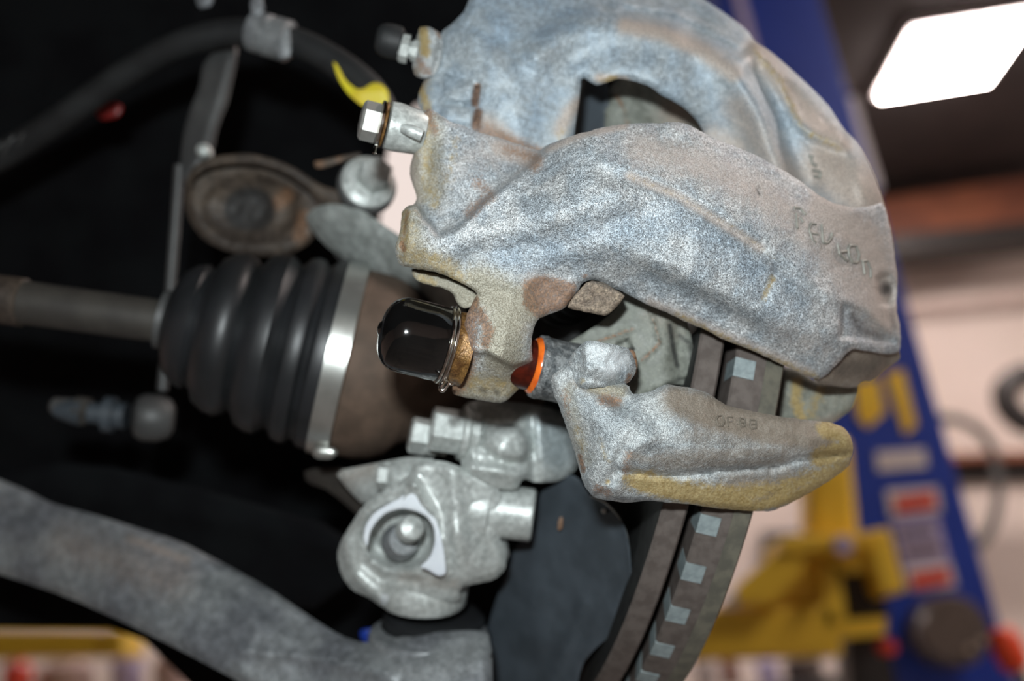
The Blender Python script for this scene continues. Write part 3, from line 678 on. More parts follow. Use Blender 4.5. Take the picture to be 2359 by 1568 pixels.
relief('gusset', [(700, 1080), (800, 1075), (860, 1120), (840, 1200), (760, 1130), (705, 1110)], Field([(720, 1090, 950), (840, 1150, 820)]), 60, M_shaft, kn, step=14, rnd=12)

# ---- dust shield
ds = root('dust_shield', c2w(pt(1320, 1330, 640))[0], 'dark slate backing shield beside the lower knuckle and the rotor', 'shield')
dso = [(1238, 1140), (1280, 1105), (1314, 1091), (1335, 1102), (1349, 1126), (1362, 1145), (1402, 1161), (1437, 1205), (1450, 1253), (1457, 1341), (1424, 1428), (1402, 1468), (1371, 1494), (1340, 1530), (1322, 1620), (1130, 1640), (1130, 1500), (1120, 1460), (1135, 1400), (1165, 1319), (1187, 1253), (1230, 1231)]
relief('panel', dso, Field([(1240, 1150, 640), (1440, 1250, 330), (1200, 1400, 680), (1400, 1450, 400), (1250, 1600, 640)], [('ridge', [(1345, 1390), (1310, 1480), (1260, 1600)], 12, 14), ('ridge', [(1400, 1165), (1434, 1210), (1447, 1260), (1454, 1340)], 10, 5), ('ridge', [(1250, 1200), (1220, 1340), (1240, 1460)], 20, 50)], (5, 1)), 18, M_shield, ds, step=10, rnd=6)
lathe('rivet', pt(1391, 1176, 395), (0, 0, 1), [(0, 8), (10, 7), (14, 3)], M_clamp, ds, 12)
tube('edge_highlight', [pt(x, y, d) for x, y, d in ((1362, 1142, 425), (1402, 1160, 385), (1436, 1205, 340), (1449, 1253, 325), (1455, 1341, 335))], 3.0, M_clamp, ds, 8)  # light tube added along the rim as its painted highlight
relief('rust_fleck', [(1287, 1192), (1298, 1190), (1296, 1218), (1284, 1222)], Field([(1290, 1200, 520)]), 8, M_ruststeel, ds, step=8, rnd=3, stains_shade=[('rust', [(1290, 1200)], 40, 1)])

# ---- rotor
RA, RE = math.radians(2.5), math.radians(13.5)
RX = np.array([math.cos(RA)*math.cos(RE), -math.sin(RE), -math.sin(RA)*math.cos(RE)])
RC = pt(1585, 1000, 1030)
rt = root('brake_rotor', c2w(RC)[0], 'vented brake rotor with rusty rims seen edge-on under the caliper', 'rotor')
def ringp(r0, r1, t0, t1, b=6): return [(t0, r0), (t0, r1-b), (t0+b, r1), (t1-b, r1), (t1, r1-b), (t1, r0)]
R0 = 900
lathe('inner_disc', RC, RX, ringp(420, R0, -222, -160), M_rotor, rt, 180, cap=False)
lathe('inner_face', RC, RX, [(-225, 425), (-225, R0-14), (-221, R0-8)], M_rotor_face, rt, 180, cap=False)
lathe('outer_disc', RC, RX, ringp(420, R0, -127, -42, 6), M_rotor, rt, 180, cap=False)
lathe('outer_rim', RC, RX, [(-52, R0-8), (-50, R0+1), (-6, R0-5), (0, R0-14), (0, 430)], M_rotor_edge, rt, 180, cap=False)
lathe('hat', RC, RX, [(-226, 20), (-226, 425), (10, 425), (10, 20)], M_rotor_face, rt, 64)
_, ru, rv = basis(RX)
vane_me = None
for i in range(43):
    a = 2*math.pi*(i+.3)/43
    dirv = ru*math.cos(a)+rv*math.sin(a); tan = -ru*math.sin(a)+rv*math.cos(a)
    if i == 0:
        V = [RX*x + tan*y + dirv*z for x in (-128, -76) for y in (-24, 24) for z in (R0-70, R0+3)]
        d0, t0 = dirv, tan
        vo = obj('vane', c2w(RC + np.array(V)), [(0,1,3,2), (4,6,7,5), (0,4,5,1), (2,3,7,6), (0,2,6,4), (1,5,7,3)], M_vane, rt, False)
        # rotate about the rotor axis for copies
        axw = Vector(RW @ RX)
    else:
        c = vo.copy(); sc.collection.objects.link(c); c.parent = rt
        c.matrix_local = (Matrix.Translation(Vector(c2w(RC)[0]) - Vector(rt.location)) @ Matrix.Rotation(2*math.pi*i/43, 4, axw))

# ---- brake pads
pd = root('brake_pad', c2w(pt(1480, 800, 120))[0], 'dusty grey-green brake pad in the gap under the bright caliper arm', 'brake pad')
pad_o = [(1290, 800), (1330, 776), (1384, 742), (1424, 706), (1444, 650), (1560, 690), (1586, 750), (1592, 774), (1600, 815), (1612, 862), (1604, 880), (1588, 892), (1572, 886), (1540, 884), (1500, 905), (1452, 925), (1380, 915), (1290, 880)]
relief('backing_plate', pad_o, Field([(1300, 800, 230), (1450, 760, 190), (1540, 740, 175), (1530, 880, 170), (1600, 860, 190), (1450, 900, 190)],
       [('plate', [(1548, 700), (1640, 700), (1640, 920), (1570, 900), (1545, 850)], -22, 18), ('ridge', [(1376, 787), (1458, 757)], 5, 4), ('ridge', [(1478, 831), (1520, 790), (1505, 735), (1500, 715)], 6, 4), ('plate', [(1420, 792), (1448, 780), (1460, 806), (1420, 812)], -22, 4), ('plate', [(1536, 882), (1580, 870), (1612, 870), (1612, 910), (1536, 910)], -14, 8)], (2, 1)), 60, M_pad, pd, step=6, rnd=8,
       stains_shade=[('rust', [(1376, 787), (1458, 757)], 4, .75), ('rust', [(1478, 831), (1520, 790)], 4, .8), ('rust', [(1520, 790), (1505, 735)], 3, .6), ('dark', [(1543, 750), (1551, 800), (1560, 842)], 8, .75), ('dark', [(1565, 772), (1590, 790), (1592, 830)], 8, .62), ('dark', [(1424, 808), (1458, 803)], 6, .8), ('dark', [(1565, 872), (1592, 866)], 6, .5), ('dirt', [(1500, 720), (1560, 760)], 40, .35)])
relief('retaining_clip', [(1446, 802), (1462, 806), (1470, 838), (1462, 878), (1440, 888), (1446, 850)], Field([(1455, 840, 60)]), 30, M_ruststeel, pd, step=7, rnd=5, stains_shade=[('rust', [(1458, 820), (1466, 850)], 18, 1.0)])
tag(relief('rusty_tab', [(1356, 646), (1392, 650), (1440, 680), (1436, 690), (1420, 708), (1398, 727), (1372, 724), (1312, 710), (1306, 706), (1330, 672)], Field([(1310, 700, 50), (1370, 660, 35), (1430, 685, 40)], [], (4, 2.5)), 60, M_tab, None, step=5, rnd=7, rag=2,
       stains_shade=[('dark', [(1350, 640), (1440, 672)], 12, .6)]), 'rough rusty square lug poking out below the caliper arm', 'lug')  # dark line paints the caliper arm's shadow along the lug's top
pb = root('piston_boot', c2w(pt(1300, 740, 240))[0], 'dark folded rubber piston boot deep in the gap behind the rusty lug', 'rubber boot')
for q, rr in enumerate((92, 112, 130)):
    lathe('fold', pt(1335, 650, 330) + np.array([.55, -.2, .8])*(-q*26), (.55, -.2, .8), [(-14, rr-14), (-8, rr-3), (0, rr), (8, rr-3), (14, rr-14)], M_rubber, pb, 64)
tag(relief('gap_shade', [(1200, 640), (1460, 640), (1450, 700), (1380, 800), (1240, 800), (1205, 760)], Field([(1300, 700, 420)]), 20, M_rotor_face, None, step=30, rnd=8), 'flat black sheet added as shade in the gap behind the folded piston boot', 'plate')  # black sheet added to fill the gap with painted shade

# pads seen through the upper window
p2 = root('brake_pad', c2w(pt(1480, 260, 640))[0], 'grey-brown brake pad seen through the window of the caliper', 'brake pad')
relief('backing_plate', [(1395, 215), (1430, 170), (1520, 170), (1640, 240), (1640, 380), (1390, 380)], Field([(1400, 200, 600), (1600, 300, 580)], [('ridge', [(1410, 200), (1440, 270), (1455, 300)], 8, 6), ('ridge', [(1470, 200), (1500, 270), (1520, 300)], -12, 12)], (5, 2)), 80, M_pad, p2, step=12, rnd=16, stains_shade=[('dirt', [(1560, 260)], 60, .7), ('rust', [(1415, 205), (1450, 290)], 5, .8)])
relief('friction_block', [(1336, 170), (1400, 170), (1405, 250), (1385, 380), (1315, 380)], Field([(1340, 250, 640), (1400, 250, 590)]), 90, M_shield, p2, step=14, rnd=8)
relief('shim', [(1318, 180), (1348, 175), (1336, 260), (1322, 370), (1300, 380)], Field([(1330, 250, 560)]), 30, M_grey, p2, step=12, rnd=5)

# ================================================================ CALIPER
cal = root('brake_caliper', c2w(pt(1450, 450, 150))[0], 'big cast grey brake caliper with two arched arms and a rusty flange', 'brake caliper')
# ---- far arch with the window
far_o = [(1106, -90), (1075, 20), (1045, 52), (1017, 73), (1011, 92), (1000, 130), (985, 170), (971, 199), (965, 214), (962, 236), (971, 262), (1010, 330), (1120, 400), (1240, 420), (1300, 400), (1480, 385), (1660, 400), (1800, 470), (1900, 540), (2000, 600), (2052, 620), (2060, 585), (2054, 536), (2036, 464), (2011, 393), (1979, 332), (1943, 296), (1914, 250), (1889, 221), (1836, 171), (1775, 118), (1739, 95), (1721, 68), (1657, 21), (1600, -16), (1480, -90)]
win = [(1339, 175), (1371, 196), (1382, 195), (1407, 186), (1425, 180), (1461, 186), (1500, 200), (1521, 218), (1550, 232), (1579, 250), (1604, 275), (1622, 304), (1620, 350), (1320, 350), (1322, 310), (1336, 214)]
Ffar = Field([(1000, 130, 400), (1100, 60, 370), (1100, 200, 330), (1000, 240, 340), (1200, 350, 330), (1250, 150, 350), (1300, -40, 440), (1300, 60, 400), (1330, 250, 330), (1420, 90, 360), (1480, 20, 470), (1550, 120, 350), (1650, 10, 520), (1600, 70, 460), (1700, 180, 350), (1740, 90, 470), (1650, 300, 380), (1800, 300, 330), (1850, 450, 300), (1900, 250, 400), (1950, 310, 370), (2030, 480, 330), (1980, 450, 270), (2050, 590, 300)],
    [('ridge', [(1235, 130), (1280, 88), (1350, 60), (1440, 52), (1520, 66), (1620, 108), (1700, 160), (1740, 230), (1775, 330), (1800, 410)], 58, 40),
     ('ridge', [(1440, 22), (1540, 44), (1620, 80), (1700, 118), (1722, 108)], -16, 13),
     ('ridge', [(1420, 5), (1540, 22), (1640, 70), (1705, 105)], 10, 9),
     ('ridge', [(1742, 170), (1790, 250), (1815, 330), (1860, 420)], -44, 26),
     ('plate', [(1716, 104), (1745, 108), (1836, 180), (1945, 300), (1950, 350), (1870, 322), (1835, 290), (1800, 220), (1760, 150)], 26, 14),
     ('plate', [(1812, 190), (1850, 200), (1905, 250), (1930, 300), (1850, 280), (1822, 240)], -26, 20),
     ('plate', [(1845, 310), (1870, 318), (1945, 345), (1965, 400), (1990, 470), (1950, 480), (1905, 460), (1870, 410)], -12, 14),
     ('ridge', [(1975, 420), (1992, 470)], 8, 12),
     ('ridge', [(1220, 150), (1170, 110), (1090, 60)], -14, 26), ('ridge', [(1100, 100), (1180, 200), (1200, 300)], 26, 60),
     ('ridge', [(1020, 165), (1095, 190)], -12, 6), ('ridge', [(1030, 235), (1090, 245)], -12, 6), ('plate', [(1020, 168), (1094, 186), (1092, 240), (1024, 232)], 12, 8), ('plate', [(1024, 244), (1090, 250), (1088, 290), (1020, 280)], 12, 8),
     ('ridge', [(1100, 200), (1094, 238)], -26, 6), ('ridge', [(1102, 258), (1094, 290)], -26, 6)], (5, 2))
farch = relief('far_arch', far_o, Ffar, 100, M_far, cal, step=8, rnd=20, holes=[win], stains_shade=[
    ('rust', [(1100, 200), (1094, 238)], 9, 1.2), ('rust', [(1102, 258), (1096, 292)], 10, 1.2), ('rust', [(1110, 300), (1180, 330), (1250, 360)], 26, .75), ('dirt', [(1120, 280), (1180, 330)], 30, .7),
    ('yellow', [(968, 200), (985, 250)], 16, .7), ('yellow', [(985, 170), (975, 260)], 26, .45), ('rust', [(985, 170), (968, 200)], 12, .55), ('dirt', [(1290, 300), (1310, 260), (1330, 240)], 22, .8), ('yellow', [(1300, 310)], 30, .45),
    ('dirt', [(1440, 60), (1530, 78), (1620, 118), (1690, 170)], 26, .85), ('dirt', [(1380, 180), (1440, 186)], 14, .9), ('yellow', [(1390, 185), (1420, 180)], 12, .6),
    ('dirt', [(1700, 250), (1760, 350), (1830, 420)], 55, .65), ('dirt', [(1640, 320), (1700, 340)], 50, .7), ('dirt', [(1740, 115), (1850, 250), (1940, 340)], 34, .9), ('yellow', [(1740, 115), (1800, 190), (1850, 300), (1930, 340)], 15, .50), ('dirt', [(1900, 380), (2000, 450), (2040, 550)], 80, .95), ('dirt', [(1830, 500), (1950, 560)], 70, .9),
    ('blue', [(1150, 60), (1300, 20)], 90, .7), ('blue', [(1250, 250)], 60, .6), ('pale', [(1440, 8), (1560, 30), (1690, 98)], 5, .5), ('pale', [(1200, 150), (1300, 105)], 6, .4)])
# bleeder with rubber cap
blr = obj('bleeder_boss', *[[], []], M_near, cal) if False else None
relief('bleeder_boss', [(960, 88), (966, 64), (984, 60), (1008, 72), (1020, 84), (1020, 130), (1004, 172), (975, 182), (954, 172), (949, 152), (957, 122)], Field([(960, 100, 400), (1010, 120, 370), (960, 165, 380)], [('ridge', [(1004, 80), (990, 165)], -10, 8)], (5, 3)), 60, M_bracket, cal, step=6, rnd=12, rag=2,
       stains_shade=[('yellow', [(975, 70), (980, 120)], 16, .85), ('rust', [(965, 140), (985, 165)], 14, .7), ('rust', [(1005, 70), (1012, 84)], 7, .7), ('dirt', [(960, 165)], 18, .8)])
BA = np.array([-.96, .19, .1])
lathe('bleeder_screw', pt(962, 118, 410), BA, [(0, 30), (14, 30), (14, 24), (24, 24), (24, 40), (44, 40), (48, 34), (60, 26)], M_alu, cal, 8, smooth=False)
o = lathe('bleeder_cap', pt(922, 100, 410), BA, [(-8, 34), (0, 44), (22, 46), (44, 44), (58, 38), (66, 26), (68, .5)], M_hose, cal, 40)
tag(o, 'dark ribbed rubber cap on the bleeder screw')

# ---- near body
near_o = [(972, 262), (980, 252), (992, 250), (1008, 260), (1039, 282), (1066, 287), (1095, 303), (1148, 317), (1200, 334), (1239, 348), (1264, 331), (1316, 313), (1376, 296), (1429, 286), (1499, 283), (1523, 285), (1541, 280), (1573, 283), (1597, 292), (1643, 318), (1729, 350), (1800, 389), (1857, 425), (1886, 450), (1925, 470), (1968, 479), (2010, 474), (2036, 464), (2054, 536), (2060, 585), (2068, 642), (2065, 712), (2074, 751), (2075, 800), (2070, 812), (2042, 816), (1997, 808), (1959, 803), (1930, 837), (1892, 874), (1873, 872), (1803, 840), (1723, 802), (1669, 783), (1628, 760), (1580, 741), (1541, 722), (1500, 706), (1439, 674), (1401, 657), (1376, 645), (1355, 645), (1341, 653), (1330, 671), (1313, 692), (1302, 709), (1278, 720), (1246, 730), (1236, 741), (1226, 766), (1224, 800), (1229, 842), (1215, 870), (1187, 905), (1159, 928), (1131, 926), (1078, 916), (1046, 909), (1040, 896), (1062, 800), (1072, 730), (1092, 690), (1100, 672), (1060, 650), (1015, 629), (955, 618), (920, 611), (911, 587), (910, 566), (920, 541), (925, 502), (925, 488), (938, 474), (955, 470), (962, 455), (948, 418), (943, 395), (950, 362), (955, 341), (959, 313), (966, 285)]
Breg = [(880, 200), (1290, 200), (1290, 318), (1264, 331), (1230, 372), (1170, 420), (1110, 470), (1060, 520), (1010, 540), (975, 500), (960, 470), (860, 470)]
Dreg = [(1330, 250), (1380, 380), (1430, 398), (1500, 420), (1560, 444), (1640, 484), (1750, 562), (1830, 628), (1900, 690), (1945, 705), (2000, 740), (2080, 800), (2200, 800), (2200, 300), (1500, 200)]
LOW = [(1230, 640), (1300, 600), (1450, 620), (1600, 680), (1740, 740), (1860, 800), (1950, 850), (1900, 960), (1200, 900)]
Fnear = Field([(1100, 560, 20), (1250, 500, -15), (1400, 400, -15), (1330, 350, 10), (1250, 640, 15), (1450, 665, 30), (1650, 765, 60), (1880, 865, 120), (1930, 830, 130), (1400, 550, -30), (1550, 560, -20), (1600, 620, -5), (1750, 700, 30), (1850, 800, 80),
   (1560, 440, -5), (1750, 560, 30), (1900, 690, 80), (1940, 760, 105), (1400, 290, 70), (1541, 282, 80), (1700, 342, 100), (1860, 430, 150), (1968, 481, 200), (2045, 500, 290), (2064, 650, 300), (2070, 790, 290), (1700, 430, 45), (1850, 540, 90), (1950, 640, 150), (2000, 720, 190),
   (1000, 270, 85), (1100, 310, 95), (1220, 350, 100), (1080, 380, 55), (1150, 400, 50), (1020, 380, 60), (960, 400, 110), (1000, 480, 50), (1060, 500, 25), (925, 500, 55), (960, 500, 35), (912, 575, 40), (950, 560, 15), (925, 608, 50), (1000, 580, 5), (1060, 640, 25),
   (1110, 700, 5), (1150, 760, -22), (1210, 760, -10), (1090, 800, 0), (1150, 820, -20), (1210, 820, 5), (1060, 890, 60), (1110, 900, 55), (1160, 915, 65), (1200, 870, 50)],
   [('plate', Breg, -54, 9), ('ridge', [(1060, 512), (1120, 458), (1180, 408), (1240, 360)], 8, 14), ('ridge', [(948, 478), (940, 540), (934, 606)], 9, 7), ('plate', Dreg, 13, 16), ('ridge', [(1440, 404), (1560, 452), (1750, 572), (1890, 690)], -6, 10),
    ('plate', LOW, -34, 60), ('ridge', [(1480, 590), (1600, 640), (1720, 705), (1800, 750)], 15, 28), ('ridge', [(1500, 640), (1640, 705), (1740, 760)], -8, 18),
    ('ridge', [(1060, 560), (1150, 530), (1300, 480), (1440, 440)], 12, 40), ('ridge', [(1080, 585), (1200, 570), (1360, 530), (1480, 500)], -12, 34), ('ridge', [(1060, 620), (1160, 640), (1240, 650)], -8, 26),
    ('plate', [(1040, 880), (1050, 815), (1120, 812), (1180, 845), (1232, 830), (1260, 960), (1000, 960)], -26, 8), ('ridge', [(1045, 822), (1120, 808), (1180, 838), (1228, 826)], 5, 7),
    ('plate', [(1944, 700), (1992, 718), (2056, 786), (1938, 778)], -22, 9), ('ridge', [(1944, 708), (1938, 775)], -12, 6),
    ('plate', [(2022, 640), (2034, 630), (2050, 634), (2062, 660), (2062, 690), (2050, 705), (2030, 700), (2022, 675)], -34, 9), ('ridge', [(2050, 700), (2060, 780)], -14, 16),
    ('ridge', [(1790, 625), (1772, 660), (1757, 690)], -7, 13), ('ridge', [(1541, 296), (1590, 310)], 10, 20),
    ('ridge', [(920, 490), (935, 540), (925, 600)], -8, 10), ('ridge', [(975, 255), (968, 330), (965, 400)], 14, 14), ('ridge', [(940, 480), (975, 490)], 8, 12),
    ('ridge', [(1745, 434), (1749, 448)], -5, 4), ('ridge', [(1230, 650), (1300, 660)], 8, 26), ('ridge', [(1094, 684), (1110, 730), (1100, 800), (1080, 860)], 4, 14)], (5, 2.2))
arch = relief('near_arch', near_o, Fnear, 80, M_near, cal, step=6, rnd=11, rag=1.5, stains_shade=[
    ('rust', [(1215, 655), (1255, 645), (1320, 660), (1310, 695), (1240, 722), (1215, 700)], -14, .78), ('dirt', [(1230, 660), (1300, 690)], 40, .8), ('rust', [(1348, 636)], 8, .8),
    ('yellow', [(930, 500), (940, 590), (1000, 600), (1060, 640)], 34, .5), ('yellow', [(975, 280), (985, 400), (1000, 470)], 28, .46), ('yellow', [(1050, 320), (1030, 420)], 20, .4), ('rust', [(925, 560), (930, 575)], 7, 1.0), ('rust', [(985, 258), (1000, 300)], 16, .65), ('rust', [(940, 486), (928, 550)], 6, .6),
    ('dirt', [(950, 330), (955, 450)], 26, .9), ('rust', [(1100, 420), (1130, 450), (1080, 490)], 20, .60), ('rust', [(1170, 345), (1240, 365), (1230, 385)], 20, .58), ('dirt', [(1150, 340), (1230, 370)], 30, .8), ('dirt', [(1260, 345), (1340, 310), (1440, 290)], 12, .8),
    ('beige', [(1100, 660), (1180, 700), (1160, 760), (1160, 830)], 62, 1.0), ('beige', [(1060, 890), (1180, 890)], 50, 1.0), ('beige', [(930, 500), (950, 590), (1040, 640)], 50, .9), ('beige', [(985, 290), (990, 440)], 46, .8), ('beige', [(1040, 640), (1220, 720)], 40, .8), ('dirt', [(1040, 400), (1120, 350)], 60, .38), ('yellow', [(1080, 880), (1180, 890)], 36, .48), ('dark', [(1110, 896), (1118, 902)], 12, .5), ('dark', [(1140, 900), (1146, 904)], 10, .55), ('dirt', [(1150, 700), (1200, 760)], 50, .55),
    ('rust', [(1075, 700), (1078, 780), (1072, 850), (1050, 890)], 26, .95), ('rust', [(1105, 720), (1125, 760), (1118, 790)], 16, .85), ('rust', [(1098, 690), (1092, 740)], 9, .9),
    ('dirt', [(1480, 340), (1620, 380), (1760, 450), (1900, 560), (1990, 680)], 60, .68), ('dirt', [(1900, 480), (2000, 560), (2040, 720)], 60, .95), ('yellow', [(1450, 405), (1560, 450), (1700, 530), (1790, 600)], 8, .36), ('dirt', [(1450, 405), (1560, 450), (1750, 570)], 16, .75),
    ('yellow', [(1780, 640), (1758, 688)], 12, .62), ('dark', [(1745, 434), (1749, 448)], 5, .6), ('dirt', [(1500, 700), (1700, 790), (1860, 860)], 22, .75), ('yellow', [(1560, 725), (1700, 795), (1880, 868)], 14, .5), ('dirt', [(1780, 760), (1900, 800)], 40, .4),
    ('beige', [(1350, 800), (1600, 740)], 10, .3), ('blue', [(1150, 600), (1300, 560), (1450, 520), (1560, 480), (1700, 600), (1820, 700)], 62, .72), ('dark', [(1965, 728), (1985, 760), (2030, 778)], 20, .50), ('dark', [(2042, 665)], 22, .75), ('dark', [(2052, 710), (2060, 760)], 12, .42), ('dark', [(1942, 712), (1938, 772)], 5, .5)])  # dark tones paint shade into the corner notch, hole and groove
relief('rear_lip', [(948, 616), (1000, 622), (1060, 645), (1105, 670), (1100, 700), (1072, 712), (1058, 705), (1050, 691), (1043, 674), (1018, 663), (990, 656), (962, 648), (950, 634)], Field([(960, 630, 90), (1050, 670, 70), (1090, 690, 60)], [], (5, 3)), 70, M_bracket, cal, step=6, rnd=9, rag=2, stains_shade=[('beige', [(960, 635), (1080, 690)], 40, 1.0), ('yellow', [(960, 635), (1000, 650)], 20, .5), ('dark', [(950, 617), (1010, 628), (1060, 648), (1095, 668)], 6, .7)])  # dark line paints the shade under the flange edge
relief('outer_finger', [(1870, 870), (1945, 798), (2000, 800), (2066, 800), (2074, 812), (2074, 828), (2042, 848), (2008, 880), (1988, 878), (1970, 895), (1890, 885)], Field([(1900, 870, 190), (1960, 810, 190), (2060, 815, 300), (2010, 870, 310)], [('plate', [(2040, 800), (2080, 820), (2010, 890), (1985, 880), (2030, 850)], -20, 8)], (4, 2)), 90, M_bracket, cal, step=7, rnd=10, stains_shade=[('dirt', [(1900, 850), (2050, 840)], 80, .9), ('dark', [(1900, 860), (1955, 805)], 10, .8), ('dark', [(1940, 850), (2000, 850), (2030, 830)], 40, .52)])  # dark tones paint the shade on the underside and along the step

def strokes(name, lines, off, rad, field, mat, parent, thing_lbl=None):
    Vs = []; Fs = []
    for L in lines:
        L = dens(L, 5, False); dd = field(L) - off
        P = [pt(x, y, d) for (x, y), d in zip(L, dd)]
        o = tube(name+'_tmp', P, rad, mat, parent, 8, False, 1)
        me = o.data; n0 = len(Vs); po = np.zeros(3); pp = parent
        while pp is not None: po = po + np.array(pp.location); pp = pp.parent
        Vs += [tuple(np.array(v.co)+po) for v in me.vertices]; Fs += [[i+n0 for i in p.vertices] for p in me.polygons]
        bpy.data.objects.remove(o); bpy.data.meshes.remove(me)
    return obj(name, Vs, Fs, mat, parent)
class NoRough(Field):
    def __call__(s, Q): r_, s.rough = s.rough, (0, 0); d = Field.__call__(s, Q); s.rough = r_; return d
FN = NoRough(Fnear.ctrl, Fnear.feats)
LM = plain('cast_letter', (.34, .33, .29), (.27, .265, .24), .4, .3, 400, .6, 2000)
LM2 = plain('cast_letter_brown', (.21, .18, .145), (.17, .15, .12), .5, .2, 400, .6, 2000)
strokes('raised_letter', [[(1829, 478), (1843, 480), (1856, 494)], [(1834, 492), (1837, 526)], [(1842, 500), (1851, 512)]], 1.5, 4, FN, LM, arch)
strokes('raised_letter', [[(1880, 516), (1868, 515), (1864, 530), (1872, 552), (1880, 558)], [(1868, 536), (1884, 540)]], 1.5, 3.5, FN, LM, arch)
strokes('raised_letter', [[(1893, 517), (1896, 558), (1906, 560), (1916, 546), (1916, 536)]], 1.5, 4, FN, LM, arch)
strokes('raised_letter', [[(1929, 560), (1934, 585), (1952, 600)], [(1932, 582), (1950, 578)]], 1.5, 4, FN, LM, arch)
strokes('raised_letter', [[(1958, 565), (1972, 566), (1980, 586), (1976, 604), (1964, 604), (1956, 588), (1954, 572), (1958, 565)]], 1.5, 4, FN, LM, arch)
strokes('raised_letter', [[(1985, 602), (1998, 600), (2006, 620), (2006, 640)], [(1988, 602), (1992, 632)]], 1.5, 4, FN, LM, arch)
FF = NoRough(Ffar.ctrl, Ffar.feats)
strokes('raised_letter', [[(1862, 358), (1874, 362)], [(1868, 362), (1872, 378), (1882, 382)]], 1, 4, FF, LM, farch)
strokes('raised_letter', [[(1872, 392), (1890, 396), (1890, 408), (1876, 406)]], 1, 4, FF, LM, farch)

# outboard leg seen beyond the rotor
relief('outboard_leg', [(1780, 840), (1840, 850), (1880, 880), (1960, 880), (1978, 884), (1976, 905), (1962, 945), (1926, 970), (1890, 990), (1770, 990), (1772, 955), (1780, 880)], Field([(1800, 900, 330), (1970, 900, 380), (1900, 960, 350)], [('ridge', [(1900, 980), (1960, 950)], -12, 8)], (5, 2)), 90, M_pad, cal, step=8, rnd=10, stains_shade=[('dark', [(1794, 840), (1786, 920), (1778, 990)], 18, 1.1), ('yellow', [(1836, 880), (1834, 920), (1845, 960)], 18, .75), ('yellow', [(1890, 900), (1870, 950)], 26, .5), ('beige', [(1840, 900), (1950, 920)], 60, .35), ('dirt', [(1890, 975), (1930, 966)], 20, .6)])  # dark strip paints the black gap beside the rotor into the leg

# ---- guide pin boss: cap, ring, sleeve
CA = np.array([-.945, .225, .235]); CA /= np.linalg.norm(CA)
CP = pt(1021, 793, 72)
cap = root('protective_cap', c2w(CP)[0], 'glossy black vinyl cap pushed over the guide pin end', 'cap')
o = lathe('cap_body', CP, CA, [(-2, 82), (0, 88), (3, 90), (40, 90), (90, 90), (106, 88.5), (120, 84), (132, 76), (142, 64), (149, 48), (153, 30), (154, 14), (154, .5)], M_black, cap, 96)
a_, u_, v_ = basis(CA)
lathe('mould_nub', CP + CA*146 + v_*-4 + u_*0, CA, [(0, 20), (8, 18), (13, 11), (15, .5)], M_black, o, 24)
gp = root('guide_pin_collar', c2w(CP)[0], 'wet rusty brown collar between the black cap and the caliper boss', 'collar')
lathe('collar', CP, -CA, [(-6, 80), (-2, 86), (16, 87), (22, 84), (30, 85), (44, 86), (56, 90)], M_brassrust, gp, 80, wob=2)
lathe('bead', CP, -CA, [(-10, 80), (-4, 88), (4, 89), (10, 86)], M_steel2, gp, 64)
wr = root('wire_ring', c2w(CP)[0], 'shiny wire ring wrapped around the rusty collar beside the black cap', 'ring')
def circ(c, ax, r_, n=48, a0=0, a1=2*math.pi, drift=0):
    a, u, v = basis(ax); return [np.asarray(c) + a*drift*i/n + (u*math.cos(t)+v*math.sin(t))*r_ for i, t in enumerate(np.linspace(a0, a1, n, endpoint=(a1 < 6.2)))]
tube('wire', circ(CP - CA*12, CA, 91), 5, M_steel, wr, 10, True, 0)
tube('wire', circ(CP - CA*2 , CA, 90), 4.2, M_steel, wr, 10, True, 0)
tube('twisted_end', C3((1026, 876, 30), (1018, 884, 18), (1014, 896, 14), (1020, 900, 12), (1028, 892, 14), (1034, 880, 18)), [5, 5, 6, 6, 5, 4], M_steel, wr, 10)
tube('twisted_end', C3((1030, 874, 26), (1036, 886, 18), (1044, 884, 22)), [4, 4, 3], M_steel, wr, 10)
gd = root('guide_pin_seal', c2w(CP)[0], 'bright orange rubber seal between the boss and the dirty grey sleeve', 'seal')
lathe('seal', CP - CA*223, -CA, [(-6, 54), (0, 66), (6, 70), (12, 70), (16, 66), (18, 58)], M_seal, gd, 64, cap=False)
lathe('grease_film', CP - CA*158, -CA, [(0, 58), (34, 62), (60, 62), (64, 56)], M_sealred, gd, 64)
# ---- lower bracket
br = root('caliper_bracket', c2w(pt(1600, 1000, 60))[0], 'lower cast bracket with white corroded bolt head and yellow clay underside', 'bracket')
lathe('pin_sleeve', CP - CA*232, -CA, [(-4, 66), (2, 76), (14, 78), (22, 75), (60, 75), (110, 78)], M_sleeve, br, 64, wob=3)
knob_o = [(1308, 830), (1322, 810), (1340, 792), (1356, 783), (1380, 786), (1400, 790), (1434, 797), (1450, 803), (1458, 820), (1466, 838), (1464, 860), (1448, 882), (1420, 890), (1380, 892), (1340, 896), (1310, 880)]
relief('bolt_head', knob_o, Field([(1320, 840, -10), (1380, 820, -55), (1440, 810, -30), (1460, 850, 0), (1400, 870, -35), (1350, 880, -30)], [('ridge', [(1350, 790), (1352, 850), (1340, 890)], 10, 10), ('ridge', [(1370, 850), (1440, 858)], 10, 14), ('ridge', [(1380, 880), (1440, 884)], -8, 8)], (7, 4)), 70, M_bracket, br, step=5, rnd=12, rag=2.5,
       stains_shade=[('pale', [(1370, 810), (1430, 830), (1400, 855)], 32, .62), ('blue', [(1420, 826), (1440, 870)], 16, .8), ('rust', [(1450, 865), (1446, 878)], 8, .9), ('dark', [(1352, 865), (1370, 858)], 8, .35), ('yellow', [(1340, 880)], 16, .5)])
